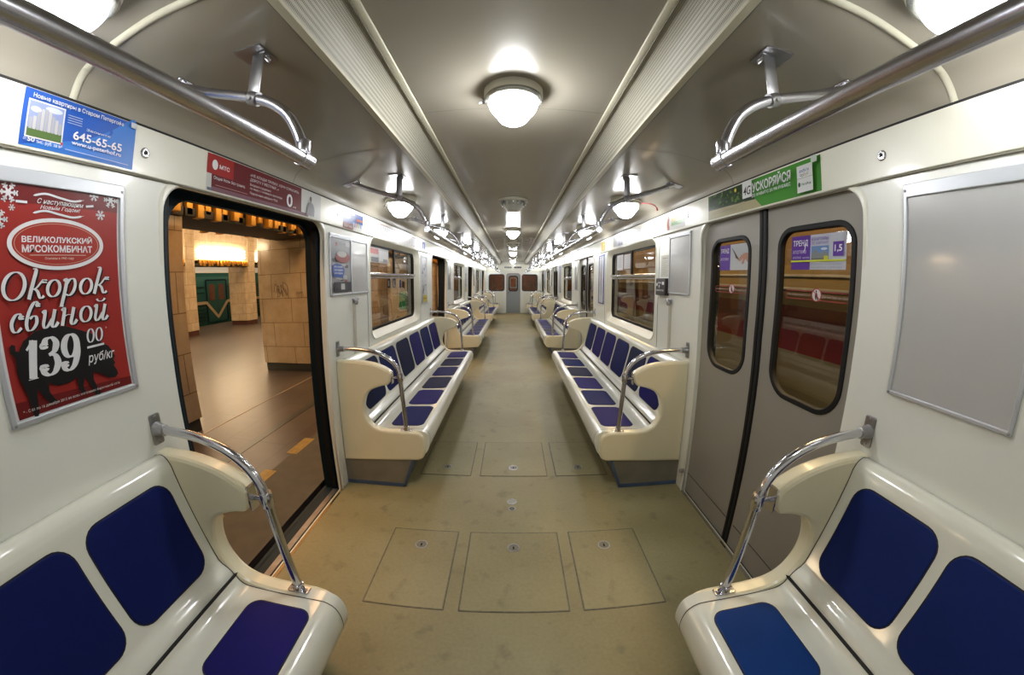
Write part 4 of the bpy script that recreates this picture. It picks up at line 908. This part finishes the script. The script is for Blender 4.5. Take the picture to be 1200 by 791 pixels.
# frames on the further wall panels
def simple_frame(s, y0, y1, z0, z1, label, kind, seed):
    r = frame(s, 'notice_board', label, 'notice board', y0, y1, z0, z1, GREYBOARD, bar=.014, top=.022, group='poster frames further down the carriage', col=mat('blue_frame', (.03, .05, .30), .4) if kind == 'map' else None)
    P = wall_print(s, .0045); R_ = random.Random(seed)
    if kind == 'map':
        P.rect(y0 + .014, z0 + .014, y1 - .014, z1 - .022, (.62, .63, .66)); cy = (y0 + y1) / 2; cz = z0 + (z1 - z0) * .55
        for a, cc in ((.3, (.45, .03, .03)), (1.2, (.03, .10, .45)), (2.0, (.04, .30, .08)), (2.6, (.50, .25, .02)), (1.6, (.25, .05, .30))):
            P.strip(smooth([(cy - math.cos(a) * (y1 - y0) * .42, cz - math.sin(a) * (z1 - z0) * .38), (cy + R_.uniform(-.02, .02), cz + R_.uniform(-.03, .03)), (cy + math.cos(a) * (y1 - y0) * .42, cz + math.sin(a) * (z1 - z0) * .38)], 6), .008, cc)
        for i in range(30): P.rect(*(lambda y, z: (y, z, y + .025, z + .006))(R_.uniform(y0 + .03, y1 - .05), R_.uniform(z0 + .1, z1 - .05)), (.3, .3, .34))
        P.text('СХЕМА ЛИНИЙ', (y0 + .05) if s < 0 else (y1 - .05), z1 - .05, (y1 - .05) if s < 0 else (y0 + .05), z1 - .032, (.05, .08, .4), .02)
    elif kind == 'advert':
        P.rect(y0 + .014, z0 + .014, y1 - .014, z1 - .022, (.55, .56, .58))
        for i in range(24):
            y, z = R_.uniform(y0 + .02, y1 - .1), R_.uniform(z0 + .12, z1 - .1); P.rect(y, z, y + R_.uniform(.02, .07), z + R_.uniform(.01, .05), R_.choice([(.16, .18, .32), (.30, .31, .35), (.62, .63, .66), (.12, .12, .14), (.34, .36, .42)]))
    P.build('sheet', r)
for k in range(3):
    d = DOORS[k + 1]; w_ = WINS[k]
    simple_frame(1, w_ + .92, w_ + 1.20, 1.18, 1.84, 'blue-edged metro map beyond the %s closed-side window' % ORD[k], 'map', 10 + k)
    simple_frame(-1, w_ + .90, w_ + 1.20, 1.18, 1.82, 'tall framed grey-blue advert beyond the %s open-side window' % ORD[k], 'advert', 20 + k)
    P = Print(wallmap(-1), n0=.011); P.dir = 1; P.rect(w_ + .96, 1.20, w_ + 1.16, 1.285, (.75, .58, .04)); P.text('ВНИМАНИЕ', w_ + .98, 1.235, w_ + 1.14, 1.255, (.15, .12, .02), .02)
    o = P.build('yellow_sticker', None, wallmap(-1)(w_ + 1.06, 1.20, .011)); tag(o, 'small yellow sticker on the foot of the tall framed advert beyond the %s window' % ORD[k], 'sticker', 'yellow stickers')
    if k < 2:
        e = d + .64
        for s in (-1, 1):
            simple_frame(s, e + .04, e + .36, 1.30, 1.83, 'blank silver board between the %s doorway and the next window, %s' % (ORD[k + 1], SIDE[s]), 'blank', 30)
# stickers on the closed door's panes and on the windows
def pane_print(s, c0=0.0): P = Print(wallmap(s), n0=-.0415); P.dir = -s; return P
VIO = (.095, .018, .30)
P = pane_print(1)
P.rect(1.345, 1.571, 1.037, 1.716, (.52, .54, .62)); P.rect(1.345, 1.571, 1.230, 1.716, VIO); P.text('ТРЕНД', 1.335, 1.668, 1.245, 1.698, WHITE, .02, .1); P.strip([(1.27, 1.645), (1.262, 1.66), (1.255, 1.685)], .004, WHITE); P.text('ипотека', 1.335, 1.640, 1.255, 1.655, (.55, .45, .7)); P.text('ипотека', 1.335, 1.618, 1.285, 1.628, (.55, .45, .7)); P.text('онлайн', 1.275, 1.618, 1.235, 1.628, (.55, .45, .7))
P.text('КВАРТИРЫ', 1.222, 1.690, 1.128, 1.704, (.20, .12, .42), .02); P.text('ПО КАРМАНУ', 1.222, 1.674, 1.128, 1.686, (.20, .12, .42), .01)
P.rect(1.222, 1.612, 1.126, 1.668, (.14, .26, .52)); P.rect(1.222, 1.612, 1.126, 1.630, (.16, .15, .10)); P.poly([(1.222, 1.632), (1.20, 1.655), (1.175, 1.635), (1.15, 1.648), (1.126, 1.632), (1.126, 1.618), (1.222, 1.618)], (.22, .24, .24)); P.poly(ell(1.15, 1.655, .018, .005, 12), (.6, .66, .75)); P.rect(1.15, 1.612, 1.126, 1.626, (.55, .55, .03))
P.rect(1.102, 1.624, 1.048, 1.680, VIO); P.text('1,5', 1.094, 1.638, 1.056, 1.668, WHITE, .02); P.rect(1.345, 1.604, 1.037, 1.611, (.55, .60, .02)); P.text('Жилой комплекс', 1.222, 1.589, 1.050, 1.600, (.35, .36, .42)); P.text('звоните сейчас', 1.222, 1.576, 1.050, 1.586, (.35, .36, .42))
o = P.build('door_sticker', None, wallmap(1)(1.19, 1.57, -.0415)); tag(o, 'violet and white flat-sale sticker on the near pane of the closed door', 'sticker', 'stickers on the door panes')
P = pane_print(1)
P.rect(1.955, 1.573, 1.650, 1.718, (.50, .52, .54)); P.rect(1.955, 1.573, 1.845, 1.718, VIO); P.text('ТРЕНД', 1.945, 1.668, 1.86, 1.698, WHITE, .02, .1); P.text('ипотека', 1.945, 1.63, 1.865, 1.645, (.55, .45, .7))
P.poly(smooth([(1.655, 1.66), (1.70, 1.665), (1.735, 1.655), (1.765, 1.63), (1.745, 1.622), (1.72, 1.636), (1.735, 1.610), (1.715, 1.606), (1.70, 1.63), (1.68, 1.615), (1.655, 1.612)], 4), (.48, .24, .16)); P.poly(smooth([(1.80, 1.66), (1.83, 1.70), (1.775, 1.65), (1.76, 1.63), (1.79, 1.64)], 4), (.10, .06, .05))
o = P.build('door_sticker', None, wallmap(1)(1.80, 1.573, -.0415)); tag(o, 'violet and white sticker with a hand on the far pane of the closed door', 'sticker', 'stickers on the door panes')
def nolean(y0, y1, label):
    P = pane_print(1); c = (y0 + y1) / 2; R_ = (.42, .06, .06); z = 1.463; h = .017
    P.strip(rr(y1, y0, z - h, z + h, .015, 5) + [rr(y1, y0, z - h, z + h, .015, 5)[0]], .003, R_)
    P.poly(ell(c, z + .004, .028, .028, 26), R_); P.poly(ell(c, z + .004, .0235, .0235, 26), (.62, .58, .58)); P.poly(smooth([(c + .004, z - .016), (c + .008, z + .004), (c, z + .014), (c - .006, z + .004), (c - .012, z - .016), (c - .006, z - .016), (c - .002, z - .004), (c - .0, z - .016)], 3), BLK); P.poly(ell(c + .002, z + .019, .004, .005, 10), BLK); P.strip([(c + .017, z + .020), (c - .017, z - .012)], .004, R_)
    P.text('Не прислоняться', y0 - .012, z - .006, c + .034, z + .006, (.50, .38, .36), .01); P.text('Do not lean on door', c - .034, z - .006, y1 + .012, z + .006, (.50, .38, .36), .01)
    o = P.build('warning_sticker', None, wallmap(1)(c, z - h, -.0415)); tag(o, label, 'sticker', 'red-edged warning stickers on the door panes')
nolean(1.368, .995, 'red-outlined no leaning sticker on the near pane of the closed door'); nolean(1.992, 1.645, 'red-outlined no leaning sticker on the far pane of the closed door')
# sheets stuck to the upper sliding lights
c = WINS[0]
P = Print(wallmap(-1), n0=-.069); P.dir = 1; P.rect(c - .66, 1.66, c - .14, 1.80, (.50, .48, .47)); P.rect(c - .64, 1.74, c - .42, 1.79, (.42, .05, .05)); P.rect(c - .40, 1.68, c - .16, 1.78, (.70, .70, .72)); P.rect(c - .60, 1.665, c - .42, 1.71, (.10, .10, .12)); P.rect(c - .3, 1.668, c - .18, 1.70, (.3, .3, .34))
o = P.build('window_sheet', None, wallmap(-1)(c - .4, 1.66, -.069)); tag(o, 'grey printed sheet stuck in the upper corner of the first open-side window', 'sticker')
P = Print(wallmap(1), n0=-.069); P.dir = -1; P.rect(c + .58, 1.62, c + .34, 1.80, (.66, .66, .68)); P.rect(c + .54, 1.65, c + .40, 1.77, (.56, .57, .62)); P.rect(c + .30, 1.63, c + .08, 1.79, (.66, .66, .68))
for i in range(7): P.strip([(c + .28, 1.77 - i * .02), (c + .12, 1.77 - i * .02)], .004, (.35, .35, .4), n=P.n + 1e-5)
o = P.build('window_sheet', None, wallmap(1)(c + .3, 1.62, -.069)); tag(o, 'pair of white sheets stuck in the upper light of the first closed-side window', 'sticker')
# red sealing cord by the first closed-side lamp
MB().tube(smooth([(.985, 2.86, 2.135), (1.03, 2.80, 2.128), (1.08, 2.74, 2.118), (1.115, 2.70, 2.095), (1.13, 2.69, 2.07)], 6), .004, 8).tube([(1.128, 2.69, 2.078), (1.132, 2.688, 2.052)], .007, 8).build('sealing_cord', mat('cord_red', (.40, .02, .03), .5), None, (1.05, 2.78, 2.06))
tag(bpy.data.objects['sealing_cord'], 'short red cord hanging at the ceiling near the closed-side lamp', 'cord')
# ------------------------------------------------------------------ the station
o = MB().box(-13.0, -1.47, -9, 32, -.32, -.02).build('floor_platform', GRANITE); structure(o, 'worn granite platform floor', 'floor')
MB().box(-2.00, -1.47, -9, 32, -.021, -.0165).build('edge_band', ASPHALT, o)
MB().box(-2.60, -2.50, -9, 32, -.021, -.0175).build('floor_channel', PLINTH, o)
MB().box(-3.29, -3.265, -9, 32, -.021, -.0175).build('floor_line', mat('brass_line', (.20, .15, .10), .45, metal=.2), o)
b = MB()
for i in range(40):
    y = -2.0 + i * .655
    b.box(-2.06, -1.945, y, y + .34, -.0168, -.0158)
b.build('yellow_dashes', YELLOW, o)
NEARC = [5.41 + 3.20 * k for k in range(-3, 8)]
FARC = [8.95 + 3.2 * k for k in range(-3, 7)]
n = 1
for c in NEARC:
    b = MB().bbox(-4.46, -3.37, c, c + .65, .12, 4.6, .012)
    p = b.build('pillar_%d' % n, MARBLE); structure(p, 'marble-clad platform pillar', 'pillar'); n += 1
    MB().bbox(-4.44, -3.39, c + .02, c + .63, -.02, .12, .008).build('plinth', PLINTH, p)
for c in FARC:
    P8 = lambda e: [(-10.6 + e, c - e + .12), (-10.6 + e, c + .65 + e - .12), (-10.72 + e, c + .65 + e), (-11.58 - e, c + .65 + e), (-11.7 - e, c + .65 - .12 + e), (-11.7 - e, c + .12 - e), (-11.58 - e, c - e), (-10.72 + e, c - e)]
    p = MB().plate([P8(0)], .15, 5.0, lambda a, b_, q: (a, b_, q)).build('pillar_%d' % n, MARBLE); structure(p, 'marble-clad pillar across the hall', 'pillar'); n += 1
    MB().plate([P8(-.02)], -.02, .15, lambda a, b_, q: (a, b_, q)).build('plinth', PLINTHR, p)
BULB = mat('cornice_tube', (1, 1, 1), .4, emit=(1.0, 0.80, 0.52), strength=26.0)
def cornice(y0, y1, x0, x1, z0, label, faces, glow):
    r = thing('cornice_light', label, 'lamp', ((x0 + x1) / 2, (y0 + y1) / 2, z0), 'gold-ribbed light cornices of the station')
    xa, xb = min(x0, x1), max(x0, x1)
    MB().bbox(xa + .12, xb - .12, y0, y1, z0, z0 + .10, .01).box(xa + .16, xa + .2, y0, y1, z0 + .1, z0 + .22).box(xb - .2, xb - .16, y0, y1, z0 + .1, z0 + .22).build('trough', BRONZE, r)
    R_ = random.Random(int(abs(y0) * 10) + 3)
    for e in faces:
        b = MB(); m = int((y1 - y0) / .134); hh = .50 if glow is False else .22
        for i in range(m):
            y = y0 + .134 * i + .02; h = .17 + .03 * ((i * 7) % 3); d = R_.choice((.0, .03, .06)) + (.10 if 7 <= i % 14 <= 9 else 0)
            xx = xb - .12 + d if e > 0 else xa + .12 - d
            b.bbox(min(xx, xx - e * .10), max(xx, xx - e * .10), y, y + .092, z0 + .015 - .02 * (i % 2) + (.03 if h > .2 else 0), z0 + hh, .010)
        b.build('gold_ribs', GOLD, r)
    return r
for i, c in enumerate(NEARC[1:8]):
    cornice(c - 2.56, c + .62, -3.20, -4.15, 2.25, ('gold-ribbed cornice light over the platform, seen through the first open doorway' if i == 2 else 'gold-ribbed cornice light over the platform, %s the first open doorway' % ('before' if i < 2 else 'beyond')), (1, -1), False)
for i, c in enumerate(FARC[:7]):
    r = cornice(c + .62, c + 3.2, -10.34, -10.98, 2.29, 'gold-ribbed cornice light across the hall %s' % ('below the bright patch seen through the doorway' if i == 3 else 'beyond the far pillars'), (1,), True)
    for j, z in enumerate((2.64, 2.76, 2.88)):
        MB().tube([(-10.52, c + .72, z), (-10.52, c + 1.9, z), (-10.52, c + 3.02, z)], .035, 10).build('glow_tube', BULB, r)
PALE = tile_mat('pale_marble', (.62, .50, .36), (.56, .45, .32), (.40, .30, .20), .30, 1.6, 'wall', .25, .5, .006, coat=.3)
b = MB().box(-10.85, -10.62, -9, 32, 2.50, 5.2); o = b.build('wall_hall', PALE); structure(o, 'pale marble upper wall of the station hall', 'wall')
b = MB().box(-4.46, -3.45, -9, 32, 2.70, 5.2); o = b.build('wall_platform', PALE); structure(o, 'upper wall over the near row of pillars', 'wall')
b = MB()
b.grid([[(x, y, z) for x, z in [(-10.7 + 6.3 * i / 16, 5.2 + 1.6 * math.sin(PI * i / 16)) for i in range(17)]] for y in (-9, 32)])
b.grid([[(x, y, z) for x, z in [(-3.5 + 5.4 * i / 16, 3.9 + .8 * math.sin(PI * i / 16)) for i in range(17)]] for y in (-9, 32)])
b.grid([[(x, y, z) for x, z in [(-17.6 + 6.9 * i / 16, 3.9 + .8 * math.sin(PI * i / 16)) for i in range(17)]] for y in (-9, 32)])
b.box(-17.8, -1.0, 32, 32.2, -1.5, 7); b.box(-17.8, -1.0, -9.2, -9, -1.5, 7); b.box(-17.9, -17.6, -9, 32, -1.5, 5)
o = b.build('ceiling_station', VAULT); structure(o, 'plaster vaults over the hall and the tracks', 'ceiling')
# scratched scribbles on the pillar by the first doorway
f = lambda a, b_, q: (a, NEARC[3] - q, b_)
P = Print(f, n0=.001); R_ = random.Random(5)
for i in range(7):
    x, z = -4.12 + i * .045, 1.34 + R_.uniform(-.02, .06)
    P.strip(smooth([(x, z), (x + R_.uniform(-.05, .06), z + R_.uniform(.06, .16)), (x + R_.uniform(0, .09), z + R_.uniform(-.06, .1)), (x + R_.uniform(.02, .08), z + R_.uniform(-.10, .04))], 5), .012, (.20, .14, .09))
for i in range(4):
    x = -3.66 + i * .035; P.strip(smooth([(x, 1.30), (x + .02, 1.36), (x + .04, 1.31), (x + .03, 1.26)], 4), .010, (.22, .16, .10))
P.build('scribble', bpy.data.objects['pillar_4'])
# signs on the pillar two bays on
def sign(x0, x1, y, z0, z1, label, kind):
    f = lambda a, b_, q: (a, y - q, b_)
    P = Print(f, n0=.012)
    if kind == 'blue': P.rect(x0, z0, x1, z1, (.02, .04, .22)); P.rect(x0 + (x1 - x0) * .35, z0 + .05, x1 - (x1 - x0) * .35, z1 - .06, (.55, .58, .65))
    else:
        m = z0 + (z1 - z0) * .5; P.rect(x0, m, x1, z1, (.62, .64, .66)); P.rect(x0, z0, x1, m, (.03, .24, .06)); P.rect(x0 + .02, m + .25 * (z1 - m), x0 + .09, m + .7 * (z1 - m), (.03, .12, .6)); P.poly([(x0 + .11, m + .3 * (z1 - m)), (x1 - .07, m + .2 * (z1 - m)), (x1 - .06, m + .6 * (z1 - m)), (x0 + .12, m + .65 * (z1 - m))], (.06, .06, .06))
        for i in range(6): P.strip([(x0 + .02, m - .05 - i * .05), (x1 - .05, m - .05 - i * .05)], .012, (.20, .45, .22), n=P.n + 1e-5)
    r = thing('station_sign', label, 'sign', ((x0 + x1) / 2, y, z0))
    MB().bbox(x0 - .006, x1 + .006, y - .012, y, z0 - .006, z1 + .006, .003).build('board', ALU, r); P.build('sheet', r)
Y8 = NEARC[5]
sign(-4.32, -4.20, Y8, 1.27, 1.58, 'small blue sign on a marble pillar, the nearer of two seen through the window', 'blue')
sign(-4.13, -4.01, Y8, 1.27, 1.58, 'small blue sign on a marble pillar, next to the green and white poster', 'blue')
sign(-3.90, -3.62, Y8, .52, 1.70, 'green and white poster on a marble pillar seen through the first window', 'poster')
# train at the far platform
r = thing('metro_train', 'dark green metro train with a cream zigzag stripe across the hall', 'train', (-14.1, 14, -.02))
TX = -13.35
tm = lambda a, b_, q: (TX + q, a, b_)
T0, T1 = 1.0, 30.0
tprof = [(0, -.9), (.0, .0), (.02, 1.3), (-.02, 2.05), (-.10, 2.25)]
MB().grid([[(TX + x, y, z) for x, z in tprof] for y in (T0, T1)]).box(TX - 2.6, TX - .02, T0, T1, -.9, 2.2).build('body', TRAING, r)
MB().grid([[(TX + x, y, z) for x, z in ((-.10, 2.25), (-.28, 2.45), (-.7, 2.65), (-1.3, 2.75))] for y in (T0, T1)]).build('roof', TRAINROOF, r)
MB().box(TX - .10, TX - .05, T0, T1, 2.22, 2.28).build('gutter', mat('gutter', (.55, .55, .5), .4), r)
k = 0
for c in [4.6 + 4.27 * i for i in range(6)]:
    d = MB()
    d.plate([rr(c - .66, c + .66, .05, 1.93, .06, 4), rr(c - .60, c + .60, .06, 1.88, .05, 4)], .0, .035, tm).build('door_frame', BLUEGREEN, r)
    for e in (-1, 1):
        lf = MB().plate([rr(min(c, c + e * .59), max(c, c + e * .59), .06, 1.86, .02, 3)], .0, .028, tm, bev=.004).build('door', TRAING, r)
        a0, a1 = sorted((c + e * .12, c + e * .47))
        MB().plate([rr(a0, a1, 1.0, 1.72, .08, 4)], .028, .032, tm).build('door_window', mat('train_window', (.10, .035, .025), .08, coat=.8), lf)
    z = lambda q, zz: (c + q, zz)
    P = Print(tm, n0=.036); P.strip([z(-.80, .92), z(-.66, .92), z(-.04, .28), z(.0, .24), z(.04, .28), z(.66, .92), z(.80, .92)], .13, (.55, .42, .25)); P.build('zigzag', r)
    P = Print(tm, n0=.024); P.rect(c + .78, .855, c + 3.49, .985, (.55, .42, .25)); P.build('stripe', r)
    w_ = c + 2.13
    MB().plate([rr(w_ - .72, w_ + .72, 1.02, 1.75, .1, 5)], .0, .03, tm).build('window', MATS['train_window'], r)
    b = MB()
    for q in range(5): b.box(TX, TX + .03, c + .72, c + 3.52, .16 + .16 * q, .18 + .16 * q)
    for q in (1.35, 1.6): b.box(TX, TX + .03, c + .72, c + 1.35, q, q + .02); b.box(TX, TX + .03, c + 2.9, c + 3.52, q, q + .02)
    b.build('body_ribs', BLUEGREEN, r)
    P = Print(tm, n0=.031); P.text('5823', c + 1.02, .52, c + 1.42, .68, (.5, .52, .48), .02); P.build('number', r)
# tunnel side wall beyond the closed doors
def track_wall():
    m = mat('track_wall_paint', (.3, .2, .1), .38, coat=.1); nt = m.node_tree; b = nt.nodes['Principled BSDF']
    tc = nt.nodes.new('ShaderNodeTexCoord'); sp = nt.nodes.new('ShaderNodeSeparateXYZ'); r_ = nt.nodes.new('ShaderNodeValToRGB'); mp = nt.nodes.new('ShaderNodeMapRange')
    nt.links.new(tc.outputs['Object'], sp.inputs[0]); nt.links.new(sp.outputs[2], mp.inputs[0]); mp.inputs[1].default_value = -1.5; mp.inputs[2].default_value = 4.0
    cr = r_.color_ramp; cr.interpolation = 'CONSTANT'
    bands = [(-1.5, (.20, .18, .11)), (.55, (.27, .24, .15)), (.90, (.22, .030, .022)), (1.33, (.34, .25, .12)), (1.72, (.26, .165, .075)), (2.3, (.2, .13, .07))]
    cr.elements[0].position = 0; cr.elements[0].color = (*bands[0][1], 1); cr.elements[1].position = (bands[1][0] + 1.5) / 5.5; cr.elements[1].color = (*bands[1][1], 1)
    for z, c in bands[2:]: e = cr.elements.new((z + 1.5) / 5.5); e.color = (*c, 1)
    nt.links.new(mp.outputs[0], r_.inputs['Fac']); nt.links.new(r_.outputs[0], b.inputs['Base Color']); return m
b = MB().box(2.65, 2.85, -9, 32, -1.5, 3.6); o = b.build('wall_track', track_wall()); structure(o, 'trackside wall with a dark red band beyond the closed doors', 'wall')
b = MB()
for i in range(-3, 10): b.box(2.64, 2.66, i * 3.1, i * 3.1 + .02, -1.5, 3.0)
b.build('wall_joint', GROOVE, o)
MB().box(-1.4, 2.9, -9, 32, -1.6, -1.5).build('track_bed', ASPHALT, o)
for z in (1.62, 1.50): MB().tube([(2.60, -9, z), (2.60, 10, z - .02), (2.60, 32, z)], .022, 8).build('cable', STEEL, o)
